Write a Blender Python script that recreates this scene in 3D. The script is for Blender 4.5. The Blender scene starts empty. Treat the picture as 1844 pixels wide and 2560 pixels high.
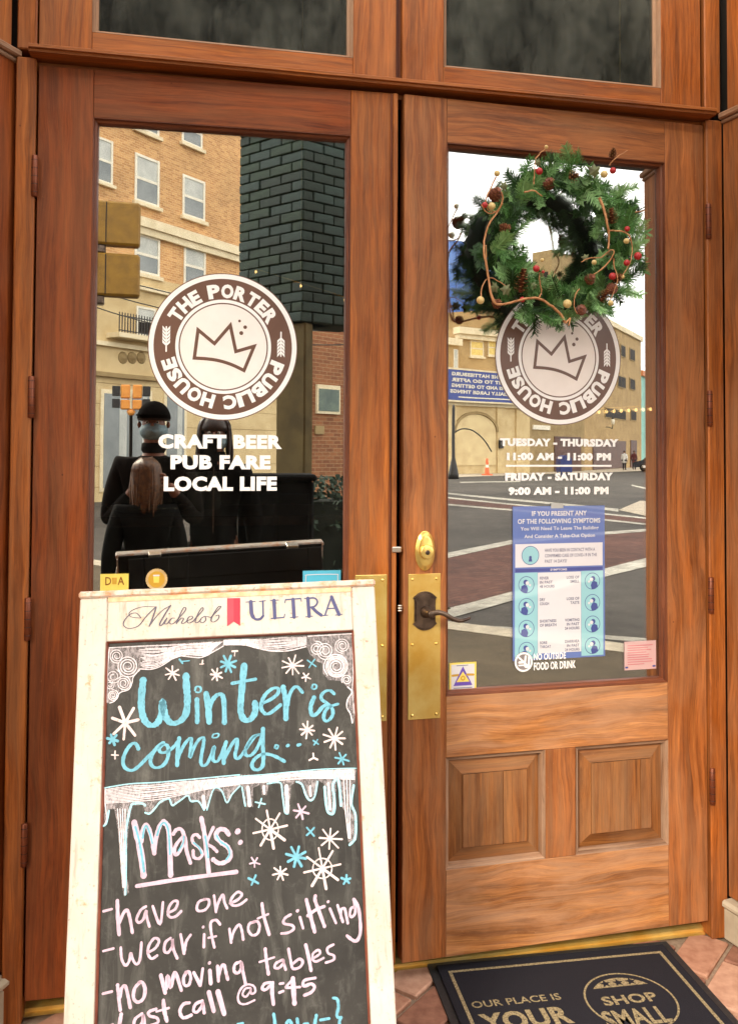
import bpy, bmesh, math, random
import numpy as np
from mathutils import Matrix, Vector
random.seed(7)
SC = bpy.context.scene
COL = SC.collection
V3 = lambda *a: np.array(a, float)

# ---------------------------------------------------------------- camera
FPX, YAW, PIT, ROL = 2200.0, .2088, .0295, .0044      # focal length in photo pixels, angles in radians
CAM = V3(-.5405, -2.2952, 1.3355); PX, PY = 922.0, 1065.35
FW = V3(math.sin(YAW)*math.cos(PIT), math.cos(YAW)*math.cos(PIT), math.sin(PIT))
RT = np.cross(FW, [0, 0, 1]); RT /= np.linalg.norm(RT); UP = np.cross(RT, FW)
_c, _s = math.cos(ROL), math.sin(ROL); RT, UP = _c*RT + _s*UP, -_s*RT + _c*UP
cd = bpy.data.cameras.new('camera'); cam = bpy.data.objects.new('camera', cd); COL.objects.link(cam)
cd.sensor_fit = 'VERTICAL'; cd.sensor_height = 36; cd.lens = FPX/2560*36
cd.shift_y = -(1280-PY)/2560; cd.clip_start = .02; cd.clip_end = 3000
cam.matrix_world = Matrix([[RT[0], UP[0], -FW[0], CAM[0]], [RT[1], UP[1], -FW[1], CAM[1]], [RT[2], UP[2], -FW[2], CAM[2]], [0, 0, 0, 1]])
SC.camera = cam
# ---------------------------------------------------------------- sky and light (overcast, bright)
SUN_EL, SUN_AZ = math.radians(30), math.radians(218.5)
w = bpy.data.worlds.new('World'); SC.world = w; w.use_nodes = True
nt = w.node_tree; nt.nodes.clear()
wo = nt.nodes.new('ShaderNodeOutputWorld'); bg = nt.nodes.new('ShaderNodeBackground')
sky = nt.nodes.new('ShaderNodeTexSky'); sky.sky_type = 'NISHITA'; sky.sun_disc = False
sky.sun_elevation = SUN_EL; sky.sun_rotation = SUN_AZ
tc = nt.nodes.new('ShaderNodeTexCoord'); ns = nt.nodes.new('ShaderNodeTexNoise'); ns.inputs['Scale'].default_value = 2.2
ns.inputs['Detail'].default_value = 5; nt.links.new(tc.outputs['Generated'], ns.inputs['Vector'])
cr = nt.nodes.new('ShaderNodeValToRGB'); cr.color_ramp.elements[0].position = .3; cr.color_ramp.elements[1].position = .7
cr.color_ramp.elements[0].color = (12.6, 12.1, 11.6, 1); cr.color_ramp.elements[1].color = (16.2, 15.5, 14.8, 1)
nt.links.new(ns.outputs['Fac'], cr.inputs['Fac'])
mx = nt.nodes.new('ShaderNodeMixRGB'); mx.inputs['Fac'].default_value = .93     # cloud cover over the clear sky
nt.links.new(sky.outputs['Color'], mx.inputs['Color1']); nt.links.new(cr.outputs['Color'], mx.inputs['Color2'])
nt.links.new(mx.outputs['Color'], bg.inputs['Color']); bg.inputs['Strength'].default_value = .09
nt.links.new(bg.outputs['Background'], wo.inputs['Surface'])
sd = bpy.data.lights.new('sun', 'SUN'); sd.energy = 1.2; sd.angle = math.radians(12); sd.color = (1, .88, .70)
sun = bpy.data.objects.new('sun', sd); COL.objects.link(sun)
# comes from behind the camera, a little from the left
_d = Vector((-math.sin(SUN_AZ)*math.cos(SUN_EL), -math.cos(SUN_AZ)*math.cos(SUN_EL), -math.sin(SUN_EL)))
sun.rotation_euler = _d.to_track_quat('-Z', 'Y').to_euler()
SC.view_settings.view_transform = 'Standard'; SC.view_settings.look = 'None'
SC.view_settings.exposure = 1.5; SC.view_settings.gamma = 1
SC.render.engine = 'CYCLES'
try:
    SC.cycles.use_denoising = True; SC.cycles.max_bounces = 10; SC.cycles.transparent_max_bounces = 12
    SC.cycles.sample_clamp_indirect = 6
except Exception: pass

# ---------------------------------------------------------------- geometry of the place
def unit(v): return v/np.linalg.norm(v)
def ray(x, y): return FW + (x-PX)/FPX*RT - (y-PY)/FPX*UP
def hit(x, y, P, n):
    d = ray(x, y); return CAM + ((P-CAM)@n)/(d@n)*d
WL, BL, WR, BR, HX, DH = .9261, .0271, .9074, .0306, .9408, 2.3    # leaf widths and how far each stands open
FL = (V3(-.9, 0, 0), V3(math.cos(BL), -math.sin(BL), 0), V3(math.sin(BL), math.cos(BL), 0))
FR = (V3(HX-WR*math.cos(BR), -WR*math.sin(BR), 0), V3(math.cos(BR), math.sin(BR), 0), V3(-math.sin(BR), math.cos(BR), 0))
FF = (V3(0, 0, 0), V3(1, 0, 0), V3(0, 1, 0))
GLASS_D = .027
FLOOR = -.045; ROAD = -.17
def mirror(F, p, dep=GLASS_D):
    O, X, N = F; O = O+N*dep; return p - 2*((p-O)@N)*N
def mirdir(F, v): return v - 2*(v@F[2])*F[2]
def loc(F, x, y, dep=0):
    O, X, N = F; p = hit(x, y, O+N*dep, N)-O; return float(p@X), float(p[2])

# ---------------------------------------------------------------- materials
def newmat(name):
    m = bpy.data.materials.new(name); m.use_nodes = True; m.node_tree.nodes.clear(); return m, m.node_tree
def principled(t, **k):
    p = t.nodes.new('ShaderNodeBsdfPrincipled'); o = t.nodes.new('ShaderNodeOutputMaterial'); t.links.new(p.outputs[0], o.inputs[0])
    for a, b in k.items():
        if a in p.inputs: p.inputs[a].default_value = b
    return p
def rgba(c): return (c[0], c[1], c[2], 1)
def srgb(r, g, b):
    f = lambda c: (c/255/12.92) if c/255 <= .04045 else ((c/255+.055)/1.055)**2.4
    return (f(r), f(g), f(b))
def ramp(t, stops):
    r = t.nodes.new('ShaderNodeValToRGB'); e = r.color_ramp.elements
    e[0].position, e[0].color = stops[0][0], rgba(stops[0][1]); e[1].position, e[1].color = stops[-1][0], rgba(stops[-1][1])
    for p, c in stops[1:-1]:
        n = e.new(p); n.color = rgba(c)
    return r
def noise(t, vec, scale, detail=4, rough=.55, dist=0):
    n = t.nodes.new('ShaderNodeTexNoise'); n.inputs['Scale'].default_value = scale; n.inputs['Detail'].default_value = detail
    n.inputs['Roughness'].default_value = rough; n.inputs['Distortion'].default_value = dist
    t.links.new(vec, n.inputs['Vector']); return n
def mapping(t, vec, scale, locn=(0, 0, 0)):
    m = t.nodes.new('ShaderNodeMapping'); m.inputs['Scale'].default_value = scale; m.inputs['Location'].default_value = locn
    t.links.new(vec, m.inputs['Vector']); return m.outputs['Vector']
def mixc(t, fac, a, b, mode='MIX'):
    m = t.nodes.new('ShaderNodeMix'); m.data_type = 'RGBA'; m.blend_type = mode
    def s(i, v):
        if hasattr(v, 'links') or hasattr(v, 'is_linked'): t.links.new(v, m.inputs[i])
        else: m.inputs[i].default_value = v if isinstance(v, (int, float)) else rgba(v)
    s(0, fac); s(6, a); s(7, b); return m.outputs[2]
def bump(t, p, h, strength=.3, dist=.002):
    b = t.nodes.new('ShaderNodeBump'); b.inputs['Strength'].default_value = strength; b.inputs['Distance'].default_value = dist
    t.links.new(h, b.inputs['Height']); t.links.new(b.outputs[0], p.inputs['Normal'])
def plain(name, c1, c2=None, scale=20, rough=.6, metal=0, bmp=.15, spec=.5, dist=.002, coat=0, coatior=1.5):
    m, t = newmat(name); c2 = c2 or tuple(x*.8 for x in c1)
    p = principled(t, Roughness=rough, Metallic=metal)
    p.inputs['Specular IOR Level'].default_value = spec
    if coat: p.inputs['Coat Weight'].default_value = coat; p.inputs['Coat Roughness'].default_value = .02; p.inputs['Coat IOR'].default_value = coatior
    tcn = t.nodes.new('ShaderNodeTexCoord'); n = noise(t, tcn.outputs['Object'], scale, 6)
    r = ramp(t, [(.35, c1), (.68, c2)]); t.links.new(n.outputs['Fac'], r.inputs['Fac']); t.links.new(r.outputs[0], p.inputs['Base Color'])
    if bmp: bump(t, p, n.outputs['Fac'], bmp, dist)
    return m

def wood(name, dark, mid, light, grey, wear=.35, rough=.42, figure=1.0):
    """hardwood: UV.x runs along the grain in metres, UV.y across; each piece has its own UV offset"""
    m, t = newmat(name); p = principled(t, Roughness=rough)
    p.inputs['Specular IOR Level'].default_value = .35
    uv = t.nodes.new('ShaderNodeUVMap'); uv.uv_map = 'grain'; U = uv.outputs[0]
    warp = noise(t, mapping(t, U, (1.3, 5, 1)), 1.6, 3)
    add = t.nodes.new('ShaderNodeVectorMath'); add.operation = 'MULTIPLY_ADD'; add.inputs[1].default_value = (.0, .05*figure, 0)
    t.links.new(warp.outputs['Color'], add.inputs[0]); t.links.new(U, add.inputs[2])
    W = add.outputs[0]
    band = noise(t, mapping(t, W, (.9, 26, 1)), 1.5, 5, .6, .4)
    fine = noise(t, mapping(t, W, (9, 330, 1)), 1.0, 6, .7)
    pore = noise(t, mapping(t, W, (26, 620, 1)), 1.0, 3, .6)
    blot = noise(t, mapping(t, U, (2.1, 4.5, 1)), 1.7, 5, .6, .3)
    figr = noise(t, mapping(t, U, (5, 26, 1)), 1.2, 4, .6, 1.2)
    r1 = ramp(t, [(.26, dark), (.5, mid), (.76, light)]); t.links.new(band.outputs['Fac'], r1.inputs[0])
    rf = ramp(t, [(.3, (.50, .46, .43)), (.66, (1.34, 1.38, 1.42))]); t.links.new(fine.outputs['Fac'], rf.inputs[0])
    c = mixc(t, .75, r1.outputs[0], rf.outputs[0], 'MULTIPLY')
    rp = ramp(t, [(.24, (.45, .4, .38)), (.40, (1, 1, 1))]); t.links.new(pore.outputs['Fac'], rp.inputs[0])
    c = mixc(t, .55, c, rp.outputs[0], 'MULTIPLY')
    rg = ramp(t, [(.34, (.72, .68, .66)), (.66, (1.22, 1.24, 1.26))]); t.links.new(figr.outputs['Fac'], rg.inputs[0])
    c = mixc(t, .5 if figure > 1.2 else .22, c, rg.outputs[0], 'MULTIPLY')
    stk = noise(t, mapping(t, W, (.55, 11, 1)), 1.3, 6, .62, .5)
    rs = ramp(t, [(.30, (.40, .35, .32)), (.48, (.90, .89, .88)), (.70, (1.32, 1.34, 1.36))]); t.links.new(stk.outputs['Fac'], rs.inputs[0])
    c = mixc(t, .80*min(1, figure), c, rs.outputs[0], 'MULTIPLY')
    m2_ = noise(t, mapping(t, W, (4.5, 120, 1), (5, 3, 1)), 1.0, 5, .65, .15); r2_ = ramp(t, [(.36, (.66, .60, .55)), (.50, (1, 1, 1)), (.64, (1.18, 1.2, 1.2))]); t.links.new(m2_.outputs['Fac'], r2_.inputs[0]); c = mixc(t, .85, c, r2_.outputs[0], 'MULTIPLY')
    scr = noise(t, mapping(t, U, (60, 90, 1), (1, 8, 1)), 1.0, 3, .8); rsc = ramp(t, [(.66, (0, 0, 0)), (.74, (.5,)*3)]); t.links.new(scr.outputs['Fac'], rsc.inputs[0]); c = mixc(t, rsc.outputs[0], c, tuple(x*1.15 for x in grey))
    hv = noise(t, mapping(t, W, (1.5, 19, 1), (3, 7, 1)), 1.4, 7, .68, .3); rh = ramp(t, [(.48, (0, 0, 0)), (.62, (.62*wear+.12,)*3)]); t.links.new(hv.outputs['Fac'], rh.inputs[0]); c = mixc(t, rh.outputs[0], c, tuple(x*.78 for x in grey))
    hw = noise(t, mapping(t, W, (2.2, 30, 1), (9, 2, 1)), 1.4, 7, .7, .3); rw_ = ramp(t, [(.52, (0, 0, 0)), (.64, (.5,)*3)]); t.links.new(hw.outputs['Fac'], rw_.inputs[0]); c = mixc(t, rw_.outputs[0], c, (light[0]*1.12, light[1]*.98, light[2]*.86))
    rb = ramp(t, [(.40, (0, 0, 0)), (.72, (1, 1, 1))]); t.links.new(blot.outputs['Fac'], rb.inputs[0])
    ms = t.nodes.new('ShaderNodeMath'); ms.operation = 'MULTIPLY'; ms.inputs[1].default_value = wear; t.links.new(rb.outputs[0], ms.inputs[0])
    c = mixc(t, ms.outputs[0], c, grey)
    vor = t.nodes.new('ShaderNodeTexVoronoi'); vor.inputs['Scale'].default_value = 9; t.links.new(mapping(t, U, (1, 1.1, 1)), vor.inputs['Vector'])
    rv = ramp(t, [(.012, (.35, .3, .28)), (.03, (1, 1, 1))]); t.links.new(vor.outputs['Distance'], rv.inputs[0])
    c = mixc(t, .8, c, rv.outputs[0], 'MULTIPLY')
    t.links.new(c, p.inputs['Base Color'])
    rr = ramp(t, [(.3, (rough-.12,)*3), (.7, (rough+.2,)*3)]); t.links.new(blot.outputs['Fac'], rr.inputs[0]); t.links.new(rr.outputs[0], p.inputs['Roughness'])
    bump(t, p, fine.outputs['Fac'], .35, .0012)
    return m
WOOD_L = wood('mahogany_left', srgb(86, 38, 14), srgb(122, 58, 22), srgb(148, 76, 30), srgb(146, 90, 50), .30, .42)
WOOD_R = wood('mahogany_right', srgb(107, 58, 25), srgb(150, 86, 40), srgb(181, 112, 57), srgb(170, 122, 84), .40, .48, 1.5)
WOOD_B = wood('mahogany_worn', srgb(115, 70, 35), srgb(166, 106, 57), srgb(203, 144, 85), srgb(196, 150, 114), .60, .6, 1.7)
WOOD_P = wood('mahogany_panel', srgb(103, 60, 28), srgb(140, 86, 42), srgb(166, 108, 53), srgb(158, 118, 82), .5, .55, .8)
WOOD_F = wood('mahogany_frame', srgb(113, 58, 20), srgb(154, 84, 31), srgb(181, 106, 43), srgb(160, 110, 70), .35, .45)
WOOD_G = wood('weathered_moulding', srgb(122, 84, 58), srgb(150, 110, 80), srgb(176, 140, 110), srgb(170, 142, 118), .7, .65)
WOOD_D = wood('dark_moulding', srgb(84, 40, 22), srgb(112, 58, 32), srgb(132, 76, 44), srgb(120, 76, 50), .2, .42)  # darker brown wood for glazing beads, mullions and astragal

def glass_mat(name, refl, tint, dust=0.0):
    m, t = newmat(name); o = t.nodes.new('ShaderNodeOutputMaterial')
    g = t.nodes.new('ShaderNodeBsdfGlossy'); g.inputs['Roughness'].default_value = 0.0; g.inputs['Color'].default_value = (1, 1, 1, 1)
    tr = t.nodes.new('ShaderNodeBsdfTransparent'); tr.inputs['Color'].default_value = rgba(tint)
    lw = t.nodes.new('ShaderNodeLayerWeight'); lw.inputs['Blend'].default_value = .3
    ma = t.nodes.new('ShaderNodeMath'); ma.operation = 'MULTIPLY_ADD'; ma.inputs[1].default_value = 1-refl; ma.inputs[2].default_value = refl
    t.links.new(lw.outputs['Fresnel'], ma.inputs[0])
    mx = t.nodes.new('ShaderNodeMixShader'); t.links.new(ma.outputs[0], mx.inputs[0]); t.links.new(tr.outputs[0], mx.inputs[1]); t.links.new(g.outputs[0], mx.inputs[2])
    tcn = t.nodes.new('ShaderNodeTexCoord')
    wv = noise(t, tcn.outputs['Object'], 2.5, 2); b = t.nodes.new('ShaderNodeBump'); b.inputs['Strength'].default_value = .02; b.inputs['Distance'].default_value = .004
    t.links.new(wv.outputs['Fac'], b.inputs['Height']); t.links.new(b.outputs[0], g.inputs['Normal'])
    out = mx.outputs[0]
    if dust:
        df = t.nodes.new('ShaderNodeBsdfDiffuse'); df.inputs['Color'].default_value = (.55, .57, .5, 1)
        n = noise(t, mapping(t, tcn.outputs['Object'], (22, 1, 9)), 1, 10, .78); n2 = noise(t, tcn.outputs['Object'], 3.2, 6, .6)
        mm = t.nodes.new('ShaderNodeMath'); mm.operation = 'MULTIPLY'; t.links.new(n.outputs['Fac'], mm.inputs[0]); t.links.new(n2.outputs['Fac'], mm.inputs[1])
        rr = ramp(t, [(.16, (0, 0, 0)), (.45, (dust, dust, dust))]); t.links.new(mm.outputs[0], rr.inputs[0])
        m2 = t.nodes.new('ShaderNodeMixShader'); t.links.new(rr.outputs[0], m2.inputs[0]); t.links.new(out, m2.inputs[1]); t.links.new(df.outputs[0], m2.inputs[2]); out = m2.outputs[0]
    t.links.new(out, o.inputs[0]); return m
GLASS = glass_mat('door_glass', .47, (.86, .9, .84), .012)
GLASS_T = glass_mat('transom_glass', .10, (.7, .74, .62), .16)

def emis(name, c, s):
    m, t = newmat(name); e = t.nodes.new('ShaderNodeEmission'); e.inputs[0].default_value = rgba(c); e.inputs[1].default_value = s
    o = t.nodes.new('ShaderNodeOutputMaterial'); t.links.new(e.outputs[0], o.inputs[0]); return m
def metal(name, c, rough=.25, c2=None, scale=14, bmp=.04):
    return plain(name, c, c2 or tuple(x*.85 for x in c), scale, rough, 1.0, bmp, .5, .003)
BRASS = plain('polished_brass', srgb(252, 222, 136), srgb(232, 184, 84), 11, .24, .66, .35, .5, .004)
BRONZE = plain('aged_bronze', srgb(112, 94, 80), srgb(58, 46, 40), 30, .32, .7, .15)
HINGE = plain('hinge_lacquer', srgb(104, 52, 30), srgb(130, 70, 42), 40, .4, .4)
DARK = plain('dark_gap', (.012, .009, .008), (.02, .014, .012), 20, .8)
STEEL = metal('zinc', srgb(225, 215, 200), .35)
VINYL_W = plain('white_vinyl', (.95, .93, .91), (.92, .90, .88), 30, .35, bmp=0)
VINYL_C = plain('cream_vinyl', (.94, .87, .82), (.90, .83, .78), 26, .35, bmp=0)
VINYL_B = plain('brown_vinyl', srgb(112, 82, 70), srgb(102, 74, 62), 12, .3, bmp=0)

# ---------------------------------------------------------------- mesh helpers
def tag(o, label=None, cat=None, group=None, kind=None):
    if label: o['label'] = label
    if cat: o['category'] = cat
    if group: o['group'] = group
    if kind: o['kind'] = kind
    return o
def empty(name, M=None, label=None, cat=None, group=None):
    o = bpy.data.objects.new(name, None); COL.objects.link(o); o.empty_display_size = .1
    if M is not None: o.matrix_world = M
    return tag(o, label, cat, group)
def frameM(O, X, Y, Z=(0, 0, 1)):
    return Matrix([[X[0], Y[0], Z[0], O[0]], [X[1], Y[1], Z[1], O[1]], [X[2], Y[2], Z[2], O[2]], [0, 0, 0, 1]])
class MB:
    """collects faces; each face keeps a grain axis so that wood UVs follow the piece"""
    def __init__(s): s.bm = bmesh.new(); s.uv = s.bm.loops.layers.uv.new('grain'); s.off = (random.random()*40, random.random()*40)
    def _uv(s, faces, g, off=None):
        off = off or s.off
        for f in faces:
            n = f.normal
            ax = [i for i in range(3) if i != g]
            k = max(range(3), key=lambda i: abs(n[i]))
            for l in f.loops:
                c = l.vert.co
                a = c[g] if k != g else c[ax[0]]
                b = [c[i] for i in ax if i != k] or [c[ax[1]]]
                l[s.uv].uv = (a+off[0], b[0]+(c[k]*.9 if k != g else 0)+off[1])
    def box(s, x0, x1, y0, y1, z0, z1, g=2, bev=0, rot=None, seg=1):
        b2 = bmesh.new(); bmesh.ops.create_cube(b2, size=1)
        for v in b2.verts: v.co = Vector(((x0+x1)/2+v.co.x*(x1-x0), (y0+y1)/2+v.co.y*(y1-y0), (z0+z1)/2+v.co.z*(z1-z0)))
        if bev: bmesh.ops.bevel(b2, geom=b2.edges[:], offset=bev, segments=seg, affect='EDGES', profile=.5)
        b2.normal_update()
        s.merge(b2, g, rot); return s
    def merge(s, b2, g=2, M=None):
        mp = {}
        for v in b2.verts: mp[v] = s.bm.verts.new(v.co)
        fs = []
        for f in b2.faces:
            try: nf = s.bm.faces.new([mp[v] for v in f.verts])
            except ValueError: continue
            nf.normal_update(); nf.smooth = f.smooth; fs.append(nf)
        s._uv(fs, g)
        if M is not None:
            for v in mp.values(): v.co = M @ v.co
        b2.free()
    def poly(s, pts, g=2, mi=0):
        vs = [s.bm.verts.new(Vector(p)) for p in pts]; f = s.bm.faces.new(vs); f.normal_update(); f.material_index = mi; s._uv([f], g); return f
    def prism(s, pts, y0, y1, g=2, mi=0):
        """outline in x,z (counter-clockwise seen from -y), extruded from y0 to y1"""
        a = [s.bm.verts.new((p[0], y0, p[1])) for p in pts]; b = [s.bm.verts.new((p[0], y1, p[1])) for p in pts]; n = len(pts)
        fs = [s.bm.faces.new(a), s.bm.faces.new(b[::-1])]
        for i in range(n): fs.append(s.bm.faces.new([a[i], b[i], b[(i+1) % n], a[(i+1) % n]]))
        for f in fs: f.normal_update(); f.material_index = mi
        s._uv(fs, g); return s
    def lathe(s, prof, seg=24, axis='y', c=(0, 0, 0), smooth=True, sx=1, sz=1):
        rings = []
        for r, h in prof:
            ring = []
            for i in range(seg):
                a = 2*math.pi*i/seg; p = (r*math.cos(a)*sx, h, r*math.sin(a)*sz)
                if axis == 'z': p = (p[0], p[2], p[1])
                if axis == 'x': p = (p[1], p[0], p[2])
                ring.append(s.bm.verts.new((p[0]+c[0], p[1]+c[1], p[2]+c[2])))
            rings.append(ring)
        fs = []
        for a, b in zip(rings, rings[1:]):
            for i in range(seg):
                f = s.bm.faces.new([a[i], a[(i+1) % seg], b[(i+1) % seg], b[i]]); f.smooth = smooth; fs.append(f)
        for rg in (rings[0], rings[-1]):
            try: fs.append(s.bm.faces.new(rg))
            except ValueError: pass
        for f in fs: f.normal_update()
        s._uv(fs, 2); return s
    def tube(s, pts, r, seg=8):
        pts = [Vector(p) for p in pts]; rs = r if isinstance(r, (list, tuple)) else [r]*len(pts)
        rings = []; up = Vector((.13, .2, 1))
        for i, p in enumerate(pts):
            d = (pts[min(i+1, len(pts)-1)]-pts[max(i-1, 0)]).normalized()
            a = d.cross(up)
            if a.length < .01: a = d.cross(Vector((1, 0, 0)))
            a.normalize(); b = d.cross(a)
            rings.append([s.bm.verts.new(p+(a*math.cos(t)+b*math.sin(t))*rs[i]) for t in [2*math.pi*k/seg for k in range(seg)]])
        fs = []
        for a, b in zip(rings, rings[1:]):
            for i in range(seg):
                f = s.bm.faces.new([a[i], a[(i+1) % seg], b[(i+1) % seg], b[i]]); f.smooth = True; fs.append(f)
        for rg in (rings[0], rings[-1]): fs.append(s.bm.faces.new(rg))
        for f in fs: f.normal_update()
        s._uv(fs, 2); return s
    def ribbon(s, pts, w, y=0.0, cal=1.0, jit=False):
        """brush stroke in the x,z plane at depth y with round ends; cal<1 thins the sideways parts"""
        P = smooth(pts); n = len(P); L = []; R = []
        for i in range(n):
            a = P[max(i-1, 0)]; b = P[min(i+1, n-1)]; dx, dz = b[0]-a[0], b[1]-a[1]; l = math.hypot(dx, dz) or 1e-9; dx /= l; dz /= l
            ww = w/2*(cal+(1-cal)*abs(dz))*(random.uniform(.86, 1.12) if jit else 1)
            L.append((P[i][0]-dz*ww, P[i][1]+dx*ww)); R.append((P[i][0]+dz*ww, P[i][1]-dx*ww))
        vl = [s.bm.verts.new((p[0], y, p[1])) for p in L]; vr = [s.bm.verts.new((p[0], y, p[1])) for p in R]
        fs = []
        for i in range(n-1):
            try: fs.append(s.bm.faces.new([vl[i], vr[i], vr[i+1], vl[i+1]]))
            except ValueError: pass
        for e in (0, n-1):
            c = P[e]; k = 7; rr = math.hypot(L[e][0]-c[0], L[e][1]-c[1]); base = math.atan2(L[e][1]-c[1], L[e][0]-c[0]); sg = 1 if e == 0 else -1
            vs = [vl[e]]+[s.bm.verts.new((c[0]+rr*.95*math.cos(base+sg*math.pi*j/k), y, c[1]+rr*.95*math.sin(base+sg*math.pi*j/k))) for j in range(1, k)]+[vr[e]]
            try: fs.append(s.bm.faces.new(vs))
            except ValueError: pass
        for f in fs:
            f.normal_update()
            if f.normal.y > 0: f.normal_flip()
        s._uv(fs, 0); return s
    def disc(s, cx, cz, r, y=0, r0=0, seg=48, sx=1, mi=0):
        o = [s.bm.verts.new((cx+r*sx*math.cos(a), y, cz+r*math.sin(a))) for a in [2*math.pi*i/seg for i in range(seg)]]
        if r0:
            i_ = [s.bm.verts.new((cx+r0*sx*math.cos(a), y, cz+r0*math.sin(a))) for a in [2*math.pi*i/seg for i in range(seg)]]
            fs = [s.bm.faces.new([o[k], o[(k+1) % seg], i_[(k+1) % seg], i_[k]]) for k in range(seg)]
        else: fs = [s.bm.faces.new(o)]
        for f in fs:
            f.normal_update()
            if f.normal.y > 0: f.normal_flip()
            f.material_index = mi
        s._uv(fs, 0); return s
    def build(s, name, mats, parent=None, smooth=False, label=None, kind=None, shade=None):
        me = bpy.data.meshes.new(name); s.bm.normal_update(); s.bm.to_mesh(me); s.bm.free()
        for m in (mats if isinstance(mats, (list, tuple)) else [mats]): me.materials.append(m)
        o = bpy.data.objects.new(name, me); COL.objects.link(o); o.parent = parent
        if smooth:
            for p in me.polygons: p.use_smooth = True
        return tag(o, label, None, None, kind)
def smooth(pts, k=5):
    if len(pts) < 3: return [tuple(p) for p in pts]
    P = [pts[0]]+list(pts)+[pts[-1]]; out = []
    for i in range(1, len(P)-2):
        p0, p1, p2, p3 = P[i-1], P[i], P[i+1], P[i+2]
        for j in range(k):
            t = j/k; t2 = t*t; t3 = t2*t
            out.append(tuple(.5*((2*p1[q])+(-p0[q]+p2[q])*t+(2*p0[q]-5*p1[q]+4*p2[q]-p3[q])*t2+(-p0[q]+3*p1[q]-3*p2[q]+p3[q])*t3) for q in range(len(p1))))
    out.append(tuple(pts[-1])); return out
def box(name, m, parent, x0, x1, y0, y1, z0, z1, g=2, bev=0, **k):
    return MB().box(x0, x1, y0, y1, z0, z1, g, bev).build(name, m, parent, **k)
def moulding(name, m, parent, x0, x1, z0, z1, prof, label=None):
    """mitred frame along a rectangular opening; prof = [(inset, depth y)]"""
    b = MB()
    cs = [(x0, z0, 1, 1), (x1, z0, -1, 1), (x1, z1, -1, -1), (x0, z1, 1, -1)]
    for q in range(4):
        A, B = cs[q], cs[(q+1) % 4]; g = 0 if q % 2 == 0 else 2
        for (a, ya), (c, yc) in zip(prof, prof[1:]):
            b.poly([(A[0]+A[2]*a, ya, A[1]+A[3]*a), (B[0]+B[2]*a, ya, B[1]+B[3]*a), (B[0]+B[2]*c, yc, B[1]+B[3]*c), (A[0]+A[2]*c, yc, A[1]+A[3]*c)], g)
    return b.build(name, m, parent, label=label)
def text_bm(s, bold=0.0, shear=0):
    c = bpy.data.curves.new('t', 'FONT'); c.body = s; c.size = 1; c.offset = bold; c.space_character = 1+bold*1.6; c.shear = shear; c.resolution_u = 3
    o = bpy.data.objects.new('t', c); COL.objects.link(o)
    bpy.context.view_layer.update()
    me = bpy.data.meshes.new_from_object(o.evaluated_get(bpy.context.evaluated_depsgraph_get()))
    b = bmesh.new(); b.from_mesh(me); bpy.data.objects.remove(o); bpy.data.curves.remove(c); bpy.data.meshes.remove(me); return b
_glyph = {}
def put_text(mb, s, x0, x1, z0, z1, y=0, bold=0.0, shear=0, T=None, mi=0):
    """text in the x,z plane read from -y, fitted to the box"""
    key = (s, bold, shear)
    if key not in _glyph:
        b = text_bm(s, bold, shear)
        _glyph[key] = ([tuple(v.co) for v in b.verts], [[v.index for v in f.verts] for f in b.faces]); b.free()
    vs, fs = _glyph[key]
    if not vs: return
    X = [v[0] for v in vs]; Z = [v[1] for v in vs]; a, b_, c, d = min(X), max(X), min(Z), max(Z)
    nv = []
    for v in vs:
        px, pz = x0+(v[0]-a)/(b_-a)*(x1-x0), z0+(v[1]-c)/((d-c) or 1)*(z1-z0)
        if T: px, pz = T(px, pz)
        nv.append(mb.bm.verts.new((px, y, pz)))
    for f in fs:
        try: nf = mb.bm.faces.new([nv[i] for i in f])
        except ValueError: continue
        nf.normal_update(); nf.material_index = mi
        if nf.normal.y > 0: nf.normal_flip()
def arc_text(mb, s, cx, cz, r0, r1, a0, a1, y, bold, flip=False):
    """letters standing on a circle, spread from angle a0 to a1 (degrees, clockwise from the top)"""
    wd = {'I': .42, ' ': .55, 'M': 1.15, 'L': .8, 'E': .82, 'T': .92, 'S': .86}
    ws = [wd.get(ch, 1.0) for ch in s]; tot = sum(ws); acc = 0; h = r1-r0
    for ch, w_ in zip(s, ws):
        am = math.radians(a0+(a1-a0)*(acc+w_/2)/tot); acc += w_
        if ch == ' ': continue
        half = abs(math.radians(a1-a0))*(r0+r1)/2*w_/tot*.455
        def T(x, z, am=am):
            if flip: x, z = -x, -z
            rr = (r0+r1)/2+z
            return cx+rr*math.sin(am)+x*math.cos(am), cz+rr*math.cos(am)-x*math.sin(am)
        put_text(mb, ch, -half, half, -h/2, h/2, y, bold, T=T)

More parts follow.
